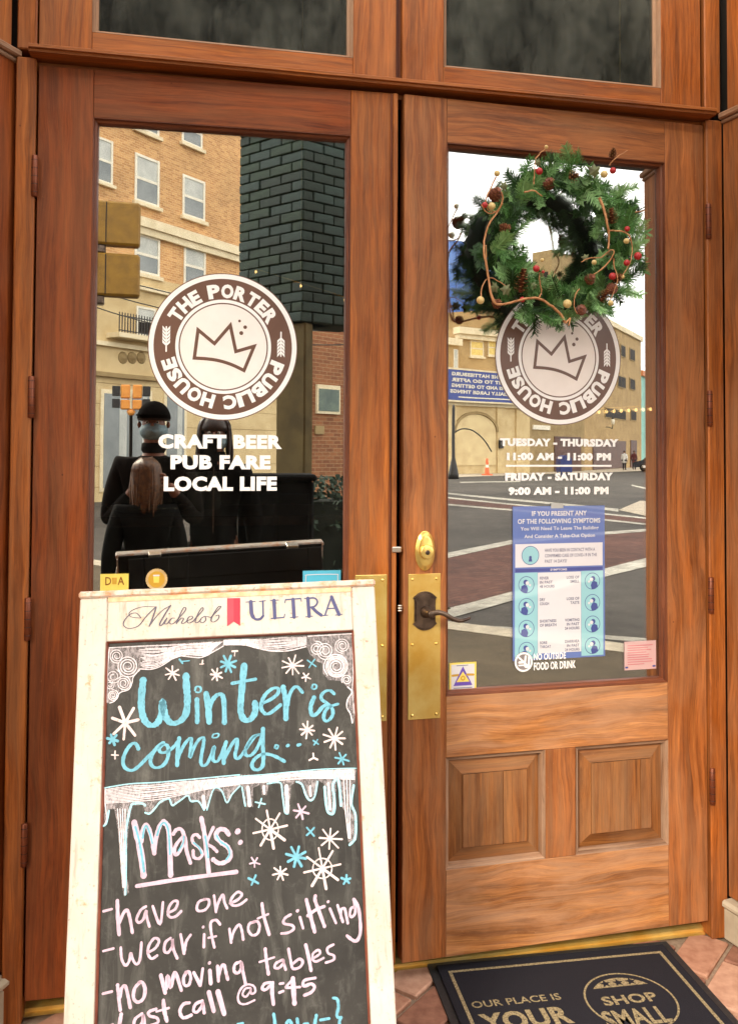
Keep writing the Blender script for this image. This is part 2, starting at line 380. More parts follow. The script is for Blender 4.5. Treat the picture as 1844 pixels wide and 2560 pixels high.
# ================================================================= the setting: floor, pavement, road
def sheet(name, pts, z, m, kind='structure', thick=0):
    b = MB(); b.poly([(p[0], p[1], z) for p in pts])
    if b.bm.faces[:] and False: pass
    b.bm.faces.ensure_lookup_table(); b.bm.normal_update()
    if b.bm.faces[0].normal.z < 0: bmesh.ops.reverse_faces(b.bm, faces=b.bm.faces[:])
    return b.build(name, m, kind=kind)
def ground_mat(name, base, fine_scale, wear=None, brick=None):
    m, t = newmat(name); p = principled(t, Roughness=.85); p.inputs['Specular IOR Level'].default_value = .25; tcn = t.nodes.new('ShaderNodeTexCoord'); o = tcn.outputs['Object']
    big = noise(t, o, .35, 7, .65, .4); mid = noise(t, o, 3.2, 6, .7, .3); fin = noise(t, o, fine_scale, 5, .7)
    rb = ramp(t, [(.32, tuple(x*.62 for x in base)), (.5, base), (.7, tuple(x*1.35 for x in base))]); t.links.new(big.outputs['Fac'], rb.inputs[0]); c = rb.outputs[0]
    if brick:
        bt = t.nodes.new('ShaderNodeTexBrick'); bt.inputs['Scale'].default_value = 1; bt.inputs['Brick Width'].default_value = .22; bt.inputs['Row Height'].default_value = .11; bt.inputs['Mortar Size'].default_value = .008
        for n_, v in (('Color1', (1, 1, 1)), ('Color2', (.72, .68, .66)), ('Mortar', (.45, .42, .4))): bt.inputs[n_].default_value = rgba(v)
        mp_ = t.nodes.new('ShaderNodeMapping'); mp_.inputs['Rotation'].default_value = (0, 0, .55); t.links.new(o, mp_.inputs['Vector']); t.links.new(mp_.outputs[0], bt.inputs['Vector']); c = mixc(t, .9, c, bt.outputs['Color'], 'MULTIPLY')
    rm = ramp(t, [(.35, (.74, .73, .72)), (.65, (1.22, 1.22, 1.22))]); t.links.new(mid.outputs['Fac'], rm.inputs[0]); c = mixc(t, .85, c, rm.outputs[0], 'MULTIPLY')
    rf = ramp(t, [(.35, (.6, .6, .6)), (.68, (1.4, 1.4, 1.38))]); t.links.new(fin.outputs['Fac'], rf.inputs[0]); c = mixc(t, .8, c, rf.outputs[0], 'MULTIPLY')
    if wear:
        w1 = noise(t, o, 5, 8, .75); rw = ramp(t, [(.50, (0, 0, 0)), (.60, (1, 1, 1))]); t.links.new(w1.outputs['Fac'], rw.inputs[0])
        ms = t.nodes.new('ShaderNodeMath'); ms.operation = 'MULTIPLY'; ms.inputs[1].default_value = .55; t.links.new(rw.outputs[0], ms.inputs[0]); c = mixc(t, ms.outputs[0], c, wear)
    t.links.new(c, p.inputs['Base Color']); bump(t, p, fin.outputs['Fac'], .5, .004); return m
ASPHALT = ground_mat('asphalt', (.070, .060, .050), 60)
MORTAR = plain('mortar', srgb(168, 146, 124), srgb(140, 120, 100), 60, .9, bmp=.5)
PEBBLE = ground_mat('exposed_aggregate', (.095, .070, .040), 70)
KERB = plain('kerb_concrete', srgb(190, 178, 154), srgb(160, 148, 126), 12, .8)
PAINT = ground_mat('road_paint', (.46, .43, .36), 40, (.20, .18, .14))
REDPAVE = ground_mat('red_paving', (.125, .052, .036), 50, None, True)
CONC = plain('pale_concrete', srgb(186, 172, 150), srgb(160, 146, 124), 4, .85)
sheet('ground', [(-900, -1400), (1400, -1400), (1400, 700), (-900, 700)], ROAD-.03, ASPHALT)
def gpt(F, x, y, z=ROAD): p = mirror(F, hit(x, y, V3(0, 0, z), V3(0, 0, 1))); return (float(p[0]), float(p[1]))
# kerb line (seen mirrored in the right door)
k0, k1 = np.array(gpt(FR, 1118, 1588)), np.array(gpt(FR, 1640, 1660)); kd = unit(k1-k0); kn = np.array([-kd[1], kd[0]])
if kn[1] < 0: kn = -kn
def kp(s, o): p = k0+kd*s+kn*o; return (float(p[0]), float(p[1]))
TOPZ = FLOOR-.012
def slab(name, pts, z0, z1, m, **k):
    a = 0
    for i in range(len(pts)): a += pts[i][0]*pts[(i+1) % len(pts)][1]-pts[(i+1) % len(pts)][0]*pts[i][1]
    if a < 0: pts = pts[::-1]
    b = MB(); n = len(pts); lo = [b.bm.verts.new((p[0], p[1], z0)) for p in pts]; hi = [b.bm.verts.new((p[0], p[1], z1)) for p in pts]
    b.bm.faces.new(hi); b.bm.faces.new(lo[::-1])
    for i in range(n): b.bm.faces.new([lo[i], lo[(i+1) % n], hi[(i+1) % n], hi[i]])
    return b.build(name, m, **k)
sheet('road', [kp(-60, 0), kp(80, 0), kp(80, -130), kp(-60, -130)], ROAD, ASPHALT)
slab('kerb', [kp(-40, 0), kp(40, 0), kp(40, .28), kp(-40, .28)], ROAD-.02, TOPZ+.004, KERB, kind='structure')
slab('sidewalk', [kp(-40, .284), kp(40, .284), (30, -1.32), (-30, -1.32)], ROAD-.02, TOPZ, PEBBLE, kind='structure')
def strip(name, top, bot, z, m):
    pts = [gpt(FR, *p) for p in top]+[gpt(FR, *p) for p in bot[::-1]]
    return sheet(name, pts, z, m)
strip('road_marking', [(1000, 1550), (1118, 1559), (1278, 1569), (1511, 1589), (1660, 1600)], [(1000, 1559), (1118, 1568), (1278, 1579), (1511, 1599), (1660, 1611)], ROAD+.004, PAINT)
strip('crosswalk_line', [(1000, 1562), (1118, 1523), (1278, 1481), (1510, 1423), (1660, 1384)], [(1000, 1592), (1118, 1549), (1278, 1504), (1510, 1444), (1660, 1407)], ROAD+.008, PAINT)
strip('crosswalk_line', [(1000, 1406), (1118, 1383), (1278, 1351), (1510, 1330), (1660, 1319)], [(1000, 1418), (1118, 1396), (1278, 1361), (1510, 1337), (1660, 1325)], ROAD+.008, PAINT)
strip('crosswalk', [(1000, 1418), (1118, 1396), (1278, 1361), (1510, 1337), (1660, 1325)], [(1000, 1562), (1118, 1523), (1278, 1481), (1510, 1423), (1660, 1384)], ROAD+.004, REDPAVE)
strip('crosswalk', [(1000, 1236), (1118, 1246), (1278, 1262), (1640, 1300)], [(1000, 1252), (1118, 1261), (1278, 1274), (1640, 1313)], ROAD+.004, REDPAVE)
strip('crosswalk_line', [(1000, 1233), (1118, 1243), (1278, 1259), (1640, 1297)], [(1000, 1236.5), (1118, 1246.5), (1278, 1262.5), (1640, 1300.5)], ROAD+.008, PAINT)
strip('crosswalk_line', [(1000, 1251), (1118, 1260), (1278, 1273), (1640, 1312)], [(1000, 1255), (1118, 1264), (1278, 1277), (1640, 1316)], ROAD+.008, PAINT)
strip('road_marking', [(1000, 1227), (1118, 1232), (1400, 1258), (1545, 1272)], [(1000, 1231), (1118, 1236), (1400, 1263), (1545, 1279)], ROAD+.004, PAINT)
strip('road_marking', [(1150, 1205), (1300, 1203), (1300, 1205), (1150, 1207)][:2], [(1150, 1207), (1300, 1205)], ROAD+.004, PAINT)
strip('road_marking', [(1578, 1211), (1636, 1224)], [(1578, 1214), (1636, 1228)], ROAD+.004, PAINT)
strip('traffic_island', [(1545, 1276), (1600, 1252), (1660, 1258)], [(1600, 1288), (1640, 1296), (1660, 1296)], ROAD+.012, CONC)
strip('far_pavement', [(1000, 1172), (1660, 1160)], [(1000, 1198), (1660, 1176)], ROAD+.012, CONC)

# brick floor of the entrance: pavers laid on the diagonal, every one its own piece
BRICKS = [plain('paver_rose', srgb(188, 142, 116), srgb(160, 112, 88), 30, .8, bmp=.4),
          plain('paver_pale', srgb(202, 160, 134), srgb(174, 130, 106), 30, .8, bmp=.4),
          plain('paver_brown', srgb(158, 112, 90), srgb(126, 84, 66), 30, .8, bmp=.4)]
fl_ = slab('entrance_floor', [(-1.7, -1.32), (1.45, -1.32), (1.45, .12), (-1.7, .12)], FLOOR-.12, FLOOR-.011, MORTAR, kind='structure')
pav = []
for m in BRICKS:
    for q in range(2):
        b = MB(); b.box(-.101, .101, -.051, .051, -.02, 0, 0, .004)
        for v in b.bm.verts: v.co += Vector((random.uniform(-1, 1), random.uniform(-1, 1), random.uniform(-.5, .5)))*.0012
        me = bpy.data.meshes.new('brick'); b.bm.to_mesh(me); b.bm.free(); me.materials.append(m); pav.append(me)
th = math.atan2(.657, .753); ex, ey = V3(math.cos(th), math.sin(th), 0), V3(-math.sin(th), math.cos(th), 0)
base = V3(.884, .024, 0)
nb = 0
for i in range(-18, 19):
    for j in range(-30, 31):
        p = base+ex*((i+.5*(j % 2))*.216+.045)+ey*((j+.5)*.113)
        if not (-1.35 < p[0] < 1.25 and -1.2 < p[1] < .02): continue
        if nb >= 290: continue
        nb += 1
        o = bpy.data.objects.new('brick', random.choice(pav)); COL.objects.link(o); o.parent = fl_
        o.location = (p[0], p[1], FLOOR+random.uniform(-.002, .001)); o.rotation_euler = (random.uniform(-.006, .006), random.uniform(-.006, .006), th+random.uniform(-.008, .008)+(math.pi if random.random() < .5 else 0))

# ================================================================= the doorway
fr = empty('door_frame', Matrix.Identity(4), 'tall mahogany doorway frame with transom windows above a pair of glazed doors', 'door frame')
# jambs
for s, xa, xb in ((-1, -.951, -.9045), (1, .9445, .996)):
    MB().box(xa, xb, -.012, .10, FLOOR+.0, 2.311, 2, .003).build('jamb', WOOD_F, fr)
    MB().box(xa, xb, -.006, .10, 2.334, 3.4, 2, .003).build('jamb', WOOD_F, fr)
# transom bar with a small stepped moulding
b = MB(); pr = [(.030, 2.300), (.028, 2.3118), (-.034, 2.3125), (-.034, 2.3185), (-.042, 2.320), (-.042, 2.3275), (-.036, 2.3310), (-.006, 2.334), (.10, 2.334), (.10, 2.300)]
vs0 = [b.bm.verts.new((-.917, p[0]-.012, p[1])) for p in pr]; vs1 = [b.bm.verts.new((.953, p[0]-.012, p[1])) for p in pr]
fs = [b.bm.faces.new([vs0[i], vs0[(i+1) % 10], vs1[(i+1) % 10], vs1[i]]) for i in range(10)]+[b.bm.faces.new(vs0[::-1]), b.bm.faces.new(vs1)]
for f in fs: f.normal_update()
b._uv(fs, 0); b.build('transom_bar', WOOD_F, fr)
prof_t = [(0, -.004), (.004, .002), (.007, .012), (.013, .016), (.016, .03)]
for (xa, xb, ga, gb) in ((-.9, .0155, -.7735, -.103), (.0335, .932, .150, .8045)):
    sash = MB().box(xa, ga, -.004, .04, 2.336, 3.3, 2, .0015).build('transom_sash', WOOD_F, fr)
    MB().box(gb, xb, -.004, .04, 2.336, 3.3, 2, .0015).build('stile', WOOD_F, sash)
    MB().box(ga+.0005, gb-.0005, -.004, .04, 2.336, 2.394, 0, .0015).build('rail', WOOD_F, sash)
    MB().box(ga+.0005, gb-.0005, -.004, .04, 3.2, 3.3, 0, .0015).build('rail', WOOD_F, sash)
    moulding('glazing_bead', WOOD_G, sash, ga, gb, 2.394, 3.2, prof_t)
    MB().box(ga+.004, gb-.004, .02, .026, 2.398, 3.196).build('glass_pane', GLASS_T, sash)
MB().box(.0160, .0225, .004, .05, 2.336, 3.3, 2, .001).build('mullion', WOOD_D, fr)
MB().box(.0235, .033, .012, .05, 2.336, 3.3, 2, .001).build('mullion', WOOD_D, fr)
# threshold
b = MB(); pr = [(-.0, FLOOR), (.012, FLOOR+.004), (.012, FLOOR+.013), (.030, FLOOR+.019), (.105, FLOOR+.019), (.105, FLOOR)]
vs0 = [b.bm.verts.new((-.9035, p[0]+.016, p[1])) for p in pr]; vs1 = [b.bm.verts.new((.9435, p[0]+.016, p[1])) for p in pr]
for i in range(6): b.bm.faces.new([vs0[i], vs0[(i+1) % 6], vs1[(i+1) % 6], vs1[i]])
b.bm.faces.new(vs0[::-1]); b.bm.faces.new(vs1); b.build('threshold', BRASS, fr)

def side_wall(name, O, ang, L, flip, label):
    """panelled side wall of the recess: local x runs out towards the street, y into the wall"""
    X = V3(math.cos(ang), math.sin(ang), 0); Y = V3(-X[1], X[0], 0)
    if (Y[0] < 0) != (O[0] < 0): Y = -Y
    M = frameM(O, X, Y); sw = empty(name, M, label, 'wall panelling')
    y0 = 0
    # post, then panel set back
    box('stile', WOOD_R if not flip else WOOD_L, sw, .0, .14, 0, .08, .07, 2.31, 2, .004)
    box('stile', WOOD_L if flip else WOOD_R, sw, L-.12, L, 0, .08, .07, 2.31, 2, .004)
    for z0, z1 in ((.07, .26), (1.0, 1.12), (2.17, 2.31)): box('rail', WOOD_F, sw, .1405, L-.1205, .001, .08, z0, z1, 0, .003)
    for z0, z1 in ((.26, 1.0), (1.12, 2.17)):
        pn = box('panel', WOOD_P, sw, .14, L-.12, .022, .05, z0, z1, 2)
        box('raised_field', WOOD_P, pn, .20, L-.18, .010, .0215, z0+.06, z1-.06, 2, .006)
    box('moulding', WOOD_G, sw, .0, L, -.018, .06, 2.3125, 2.331, 0, .004)
    box('moulding', WOOD_G, sw, .0, L, -.008, .06, 2.301, 2.312, 0, .003)
    box('upper_panel', WOOD_F, sw, .018, L, 0, .07, 2.334, 3.4, 2, .003)
    box('plinth', KERB, sw, .0, L, -.02, .08, FLOOR, .045, 0, .006)
    box('plinth_moulding', KERB, sw, .0, L, -.03, .07, .046, .069, 0, .008)
    return sw
side_wall('side_panelling', V3(.9975, -.010, 0), math.radians(-79.2), .48, False, 'panelled mahogany side wall on a stone plinth right of the doors')
side_wall('side_panelling', V3(-.953, .012, 0), math.radians(-123), 1.3, True, 'panelled mahogany side wall left of the doors')  # outer length is unseen, extended to shade the left door
# ceiling-high masonry either side, closes the recess against the building
PUBBRICK = plain('pub_wall', srgb(120, 84, 64), srgb(96, 64, 50), 8, .9)
pub = empty('pub_building', Matrix.Identity(4), 'brick pub building around the recessed wooden entrance', 'building')
box('wall', PUBBRICK, pub, 1.172, 9, -.485, 6.2, ROAD, 5.2); box('wall', PUBBRICK, pub, -9, -1.75, -1.07, 6.2, ROAD, 5.2)
box('upper_wall', PUBBRICK, pub, -1.39, 1.16, .02, .3, 3.401, 5.2)
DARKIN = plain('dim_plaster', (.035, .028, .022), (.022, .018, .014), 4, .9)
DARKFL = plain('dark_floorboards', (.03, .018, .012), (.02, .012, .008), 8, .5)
room = empty('pub_interior', Matrix.Identity(4)); room['kind'] = 'structure'
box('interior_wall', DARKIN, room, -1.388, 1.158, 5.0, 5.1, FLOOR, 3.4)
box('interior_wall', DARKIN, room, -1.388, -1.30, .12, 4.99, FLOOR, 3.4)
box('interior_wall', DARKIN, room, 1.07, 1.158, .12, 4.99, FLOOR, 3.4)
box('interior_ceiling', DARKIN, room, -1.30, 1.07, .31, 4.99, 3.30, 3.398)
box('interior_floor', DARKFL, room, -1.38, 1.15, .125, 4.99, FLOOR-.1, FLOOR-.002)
# reveals hide daylight leaking beside the jambs
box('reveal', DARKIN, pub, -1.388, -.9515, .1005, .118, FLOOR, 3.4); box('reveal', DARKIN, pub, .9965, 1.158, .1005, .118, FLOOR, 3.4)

# ================================================================= doors
prof_g = [(0, 0.0008), (.0012, .0005), (.0028, .004), (.0035, .009), (.0060, .0105), (.0085, .012), (.0105, .017), (.0118, GLASS_D)]
prof_p = [(0, 0.0008), (.002, .003), (.005, .005), (.009, .006), (.011, .012), (.0125, .020)]
def raised_panel(parent, x0, x1, z0, z1, m, crack):
    b = MB(); ix, iz = .050, .050
    o = [(x0+.010, z0+.010), (x1-.010, z0+.010), (x1-.010, z1-.010), (x0+.010, z1-.010)]
    i_ = [(x0+ix, z0+iz), (x1-ix, z0+iz), (x1-ix, z1-iz), (x0+ix, z1-iz)]
    for q in range(4):
        a, c = o[q], o[(q+1) % 4]; d, e = i_[(q+1) % 4], i_[q]
        b.poly([(a[0], .0215, a[1]), (c[0], .0215, c[1]), (d[0], .0105, d[1]), (e[0], .0105, e[1])], 0 if q % 2 == 0 else 2)
        b.poly([(e[0], .0105, e[1]), (d[0], .0105, d[1]), (d[0]-(.0015 if d[0] > x0+.1 else -.0015), .0068, d[1]), (e[0], .0068, e[1])], 2)
    pn = b.build('panel', m, parent)
    xm = x0+ix+(x1-x0-2*ix)*crack
    MB().box(x0+ix+.001, xm-.0006, .0068, .02, z0+iz, z1-iz, 2, .0006).build('raised_field', m, pn)
    MB().box(xm+.0006, x1-ix-.001, .0068, .02, z0+iz, z1-iz, 2, .0006).build('raised_field', m, pn)
def hinge(parent, x, z, m=HINGE):
    h = MB().lathe([(.0001, -.052), (.006, -.052), (.0078, -.05), (.0078, .05), (.006, .052), (.0001, .052)], 12, 'z', (x, -.0105, z)).build('hinge', m, parent)
    for q in range(-2, 3):
        MB().lathe([(.0081, q*.02-.0006), (.0081, q*.02+.0006)], 12, 'z', (x, -.0105, z)).build('hinge_joint', DARK, h)
    MB().box(x-.004, x+.004, -.004, .0005, z-.05, z+.05, 2, .0005).build('hinge_leaf', m, h)

def screw(parent, x, z, y, m=BRASS):
    b = MB().lathe([(.0001, -.0016), (.003, -.0013), (.0042, 0)], 12, 'y', (x, y, z))
    s_ = b.build('screw', m, parent)
def push_plate(parent, x0, x1, z0, z1):
    b = MB().box(x0, x1, -.0022, -.0004, z0, z1, 2, .0009)
    p = b.build('push_plate', BRASS, parent)
    for x in (x0+.012, x1-.012):
        for z in (z0+.012, z0+(z1-z0)*.515, z1-.014): screw(p, x, z, -.0022)

def make_door(F, W, name, label, sl, sr, cut, rail_m, stile_m, low_m):
    d = empty(name, frameM(F[0], F[1], F[2]), label, 'door')
    T = .044; gx0, gx1 = sl, W-sr
    MB().box(0, sl, 0, T, .002, 2.298, 2, .0012).build('stile', stile_m[0], d)
    MB().box(W-sr, W-cut, 0, T, .002, 2.298, 2, .0012).build('stile', stile_m[1], d)
    e = .0006
    MB().box(sl+e, W-sr-e, .0003, T, 2.177, 2.298, 0, .0012).build('rail', rail_m, d)
    MB().box(sl+e, W-sr-e, .0003, T, .5235, .6845, 0, .0012).build('rail', low_m[0], d)
    MB().box(sl+e, W-sr-e, .0003, T, .002, .2285, 0, .0012).build('rail', low_m[1], d)
    mid = (gx0+gx1)/2; m0, m1 = mid-.045, mid+.045
    MB().box(m0, m1, .0005, T, .229, .523, 2, .0012).build('muntin', low_m[2], d)
    for a, c, k in ((gx0, m0, .62), (m1, gx1, .82)):
        moulding('panel_moulding', WOOD_G, d, a+.0003, c-.0003, .2288, .5232, prof_p)
        raised_panel(d, a, c, .229, .523, WOOD_P, k)
        MB().box(a, c, .028, .04, .229, .523).build('panel_back', WOOD_P, d)
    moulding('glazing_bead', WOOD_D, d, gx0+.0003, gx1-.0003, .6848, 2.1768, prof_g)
    MB().box(gx0+.004, gx1-.004, GLASS_D-.0003, GLASS_D+.0057, .689, 2.173).build('glass_pane', GLASS, d)
    return d
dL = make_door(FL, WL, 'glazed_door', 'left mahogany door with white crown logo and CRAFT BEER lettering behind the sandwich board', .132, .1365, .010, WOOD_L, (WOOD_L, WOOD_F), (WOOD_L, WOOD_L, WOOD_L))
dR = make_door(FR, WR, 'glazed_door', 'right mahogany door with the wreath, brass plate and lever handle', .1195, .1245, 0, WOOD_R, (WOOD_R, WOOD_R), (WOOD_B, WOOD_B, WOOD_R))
# astragal strip on the left leaf
MB().box(WL-.024, WL-.011, -.008, -.0002, .004, 2.296, 2, .0025).build('astragal', WOOD_F, dL)
MB().box(WL-.0305, WL-.0245, -.004, -.0002, .004, 2.296, 2, .0015).build('astragal', WOOD_D, dL)
for z in (2.015, 1.467, .925, .381): hinge(dL, -.004, z)
for z in (2.011, 1.466, .928, .385): hinge(dR, WR+.009, z)
push_plate(dR, .0135, .1035, .630, 1.013); push_plate(dL, .806, .8915, .630, 1.013)
MB().box(WL-.0245, WL+.0015, -.013, -.0085, 1.0715, 1.0865, 0, .002).build('catch', STEEL, dL)
for q in range(3): MB().lathe([(.0001, -.006), (.0022, -.006), (.0026, 0), (.0022, .006), (.0001, .006)], 10, 'x', (WL-.002, -.011, .919+q*.0065)).build('bolt', STEEL, dL)
# deadbolt
db = MB().lathe([(.0001, -.0105), (.020, -.0100), (.0245, -.0085), (.0255, -.006), (.0285, -.0055), (.030, -.003), (.030, 0)], 40, 'y', (.0593, 0, 1.074), sx=.93, sz=1.78).build('deadbolt', BRASS, dR)
cy = MB().lathe([(.0001, -.020), (.0155, -.020), (.0180, -.019), (.019, -.017), (.0200, -.010)], 32, 'y', (.0612, 0, 1.072)).build('lock_cylinder', BRASS, db)
MB().lathe([(.0001, -.0214), (.0058, -.0214), (.0066, -.0200)], 20, 'y', (.0615, 0, 1.071)).build('keyway', BRONZE, db)
MB().box(.0606, .0624, -.0220, -.0215, 1.0665, 1.0755).build('key_slot', DARK, db)
# lever handle on shaped rosette
def rosette_out(s, cx, cz):
    pts = []
    for a in range(-50, 51, 10): pts.append((cx+.0335*math.sin(math.radians(a))*1.02, cz+.020+.0315*math.cos(math.radians(a))))
    pts = [(cx+(p[0]-cx)*s, cz+(p[1]-cz)*s) for p in pts]
    top = pts; right = [(cx+.0335*s, cz+.034*s), (cx+.029*s, cz+.030*s), (cx+.0285*s, cz), (cx+.029*s, cz-.030*s), (cx+.0335*s, cz-.034*s)]
    bot = [(p[0], 2*cz-p[1]) for p in top[::-1]]; left = [(2*cx-p[0], 2*cz-p[1]) for p in right]
    return (top+right+bot+left)[::-1]
hd = empty('lever_handle'); hd.parent = dR; hd.location = (0, 0, 0)
o_ = rosette_out(1.0, .0588, .9155); b = MB().prism(o_, -.006, -.0024); b.build('rosette', BRONZE, hd)
MB().prism(rosette_out(.88, .0588, .9155), -.0105, -.0060).build('rosette', BRONZE, hd)
MB().lathe([(.0001, -.050), (.0085, -.050), (.0095, -.046), (.0095, -.030), (.0135, -.018), (.0165, -.0105)], 24, 'y', (.0605, 0, .914)).build('spindle', BRONZE, hd)
MB().lathe([(.0001, -.058), (.008, -.058), (.0095, -.056), (.0095, -.048)], 24, 'y', (.0605, 0, .914)).build('spindle', BRONZE, hd)
lv = smooth([(.063, -.052, .916), (.080, -.054, .919), (.098, -.056, .914), (.118, -.057, .902), (.138, -.056, .896), (.155, -.054, .898), (.168, -.051, .9015)], 5)
MB().tube(lv, [.0075-.0000*i for i in range(6)]+[.0062]*12+[max(.0035, .0062-.0002*i) for i in range(len(lv)-18)], 12).build('lever', BRONZE, hd)

# ---- vinyl lettering on the glass (parts of the doors)
def adj(door, u, z):
    F = FL if door is dL else FR
    O, X, N = F; P = O+X*u+V3(0, 0, z)+N*.0135; d = P-CAM; G_ = O+N*GLASS_D; h = CAM+d*(((G_-CAM)@N)/(d@N))-O; return float(h@X)-u, float(h[2])-z
def logo(door, cx, cz, R, y, hide=False):
    _a = adj(door, cx, cz); cx += _a[0]; cz += _a[1]
    lg = MB().disc(cx, cz, R, y, R*.935, 96).build('logo_ring', VINYL_W, door, label='round pub logo in white and brown vinyl with a crown')
    MB().disc(cx, cz, R*1.012, y+.0003, R*.585, 96).build('brown_ring', VINYL_B, lg)
    MB().disc(cx, cz, R*.648, y, R*.604, 96).build('inner_ring', VINYL_W, lg)
    MB().disc(cx, cz, R*.586, y, 0, 96).build('cream_disc', VINYL_C, lg)
    b = MB(); arc_text(b, 'THE PORTER', cx, cz, R*.668, R*.862, -63, 62, y-.0003, .055)
    arc_text(b, 'PUBLIC HOUSE', cx, cz, R*.668, R*.862, 104, 257, y-.0003, .055); b.build('lettering', VINYL_W, lg)
    N = lambda x, z: (cx+(x-815)/765*R, cz-(z-765)/757*R)
    b = MB(); cr_ = [(515, 890), (550, 597), (720, 735), (882, 540), (942, 812), (1132, 752), (1028, 1008)]
    P = [N(*p) for p in cr_]; base_ = [N(*p) for p in smooth([(1028, 1008), (900, 950), (770, 912), (640, 895), (515, 890)], 4)]
    loop = P+base_[1:-1]; n = len(loop); hw = R*.0225; inn = []; out = []
    for i in range(n):
        p0, p1, p2 = [np.array(loop[(i+q) % n]) for q in (-1, 0, 1)]
        n1 = unit(np.array([-(p1-p0)[1], (p1-p0)[0]])); n2 = unit(np.array([-(p2-p1)[1], (p2-p1)[0]])); bis = unit(n1+n2); k = min(hw/max(.25, bis@n1), hw*3)
        inn.append(p1-bis*k); out.append(p1+bis*k)
    vi = [b.bm.verts.new((p[0], y-.0003, p[1])) for p in inn]; vo = [b.bm.verts.new((p[0], y-.0003, p[1])) for p in out]
    for i in range(n): b.bm.faces.new([vi[i], vi[(i+1) % n], vo[(i+1) % n], vo[i]])
    b.build('crown', VINYL_B, lg)
    b = MB()
    for x, z, r in ((977, 492, 14), (1037, 555, 19), (997, 618, 21)): b.disc(*N(x, z), r/765*R, y-.0003, 0, 20)
    b.build('dots', VINYL_B, lg)
    for sx, sgn, ccx, ccz in ((0, 1, 228, 692), (1, -1, 1414, 732)):
        b = MB()
        L = lambda x, z: N(ccx+sgn*x, ccz+sgn*z)
        b.ribbon([L(0, -118), L(0, 135)], R*.020, y-.0003)
        for q in range(5):
            z = -90+q*36
            for s in (-1, 1):
                b.poly([(p[0], y-.0003, p[1]) for p in (L(s*3, z+26), L(s*38, z-6), L(s*40, z-40), L(s*8, z-4))])
        b.build('wheat_ear', VINYL_W, lg)
    return lg
GY = GLASS_D-.0012
logo(dL, .4615, 1.606, .1895, GY); logo(dR, .4545, 1.604, .1895, GY)
def letters(door, s, x0, x1, z0, z1, bold, y=GY, m=VINYL_W):
    _a = adj(door, (x0+x1)/2, (z0+z1)/2)
    b = MB(); put_text(b, s, x0+_a[0], x1+_a[0], z0+_a[1], z1+_a[1], y, bold); return b.build('lettering', m, door)
letters(dL, 'CRAFT BEER', .2988, .6144, 1.3421, 1.3792, .056)
letters(dL, 'PUB FARE', .3301, .5852, 1.289, 1.3262, .056)
letters(dL, 'LOCAL LIFE', .3138, .6022, 1.2335, 1.2715, .056)
letters(dR, 'TUESDAY - THURSDAY', .2775, .638, 1.3535, 1.3755, .065)
letters(dR, '11:00 AM - 11:00 PM', .2975, .6145, 1.3145, 1.336, .065)
letters(dR, 'FRIDAY - SATURDAY', .2925, .6205, 1.2585, 1.2805, .065)
letters(dR, '9:00 AM - 11:00 PM', .302, .6065, 1.2185, 1.241, .065)
_a = adj(dR, .455, 1.3)
MB().box(.2945+_a[0], .616+_a[0], GY-.0003, GY, 1.2972+_a[1], 1.3022+_a[1]).build('vinyl_line', VINYL_W, dR)
nf = letters(dR, 'NO OUTSIDE', .3757, .472, .7655, .784, .03, GY-.003); letters(dR, 'FOOD OR DRINK', .3757, .502, .738, .7595, .03, GY-.003)
b = MB(); b.disc(.3461, .7625, .0265, GY-.003, .0215, 40)
b.ribbon([(.328, .7795), (.3642, .7455)], .005, GY-.0033)
b.ribbon([(.352, .778), (.350, .752), (.360, .752), (.362, .776)], .006, GY-.003); b.ribbon([(.333, .762), (.347, .762)], .006, GY-.003); b.ribbon([(.332, .754), (.345, .754)], .004, GY-.003)
o_nf = b.build('no_food_symbol', VINYL_W, dR)
b = MB(); b.disc(.3461, .7625, .0275, GY-.0026, 0, 40); o_nb = b.build('symbol_backing', plain('grey_vinyl', (.25, .22, .22), bmp=0, rough=.3), dR)

_a = adj(dR, .3461, .7625)
for o in (o_nf, o_nb): o.location = (_a[0], 0, _a[1])

# ================================================================= stickers and notices stuck on the glass
def paper(name, label, cat, door, F, x0, x1, z0, z1, y, m, **k):
    _a = adj(door, (x0+x1)/2, (z0+z1)/2); M = frameM(F[0], F[1], F[2]) @ Matrix.Translation(((x0+x1)/2+_a[0], y, z0+_a[1]))
    o = empty(name, M, label, cat); w_, h_ = x1-x0, z1-z0
    b = MB().box(-w_/2, w_/2, 0, .0006, 0, h_, 2, 0); b.build('sheet', m, o); return o, w_, h_
LAM = dict(coat=1.0, coatior=2.0, rough=.4, bmp=0)
P_BLUE = plain('print_blue', srgb(98, 122, 186), srgb(90, 112, 176), 6, **LAM)
P_NAVY = plain('print_navy', srgb(62, 78, 150), srgb(56, 70, 140), 6, **LAM)
P_WHITE = plain('print_white', srgb(222, 220, 224), srgb(214, 214, 220), 6, **LAM)
P_TEAL = plain('print_teal', srgb(150, 204, 212), srgb(142, 196, 206), 6, **LAM)
P_GREY = plain('print_grey', srgb(120, 122, 146), srgb(112, 114, 138), 6, **LAM)
P_YEL = plain('print_yellow', srgb(246, 222, 110), srgb(236, 208, 92), 9, **LAM)
P_PINK = plain('print_pink', srgb(214, 176, 174), srgb(206, 168, 168), 9, **LAM)
P_RED = plain('print_red', srgb(206, 120, 130), srgb(200, 112, 124), 9, **LAM)
P_GOLD = plain('print_gold', srgb(214, 168, 62), srgb(196, 148, 48), 9, **LAM)
P_CYAN = plain('print_cyan', srgb(96, 196, 224), srgb(84, 184, 214), 9, **LAM)
P_BROWN = plain('print_brown', srgb(150, 96, 40), srgb(140, 88, 36), 9, **LAM)
YS = -.0004
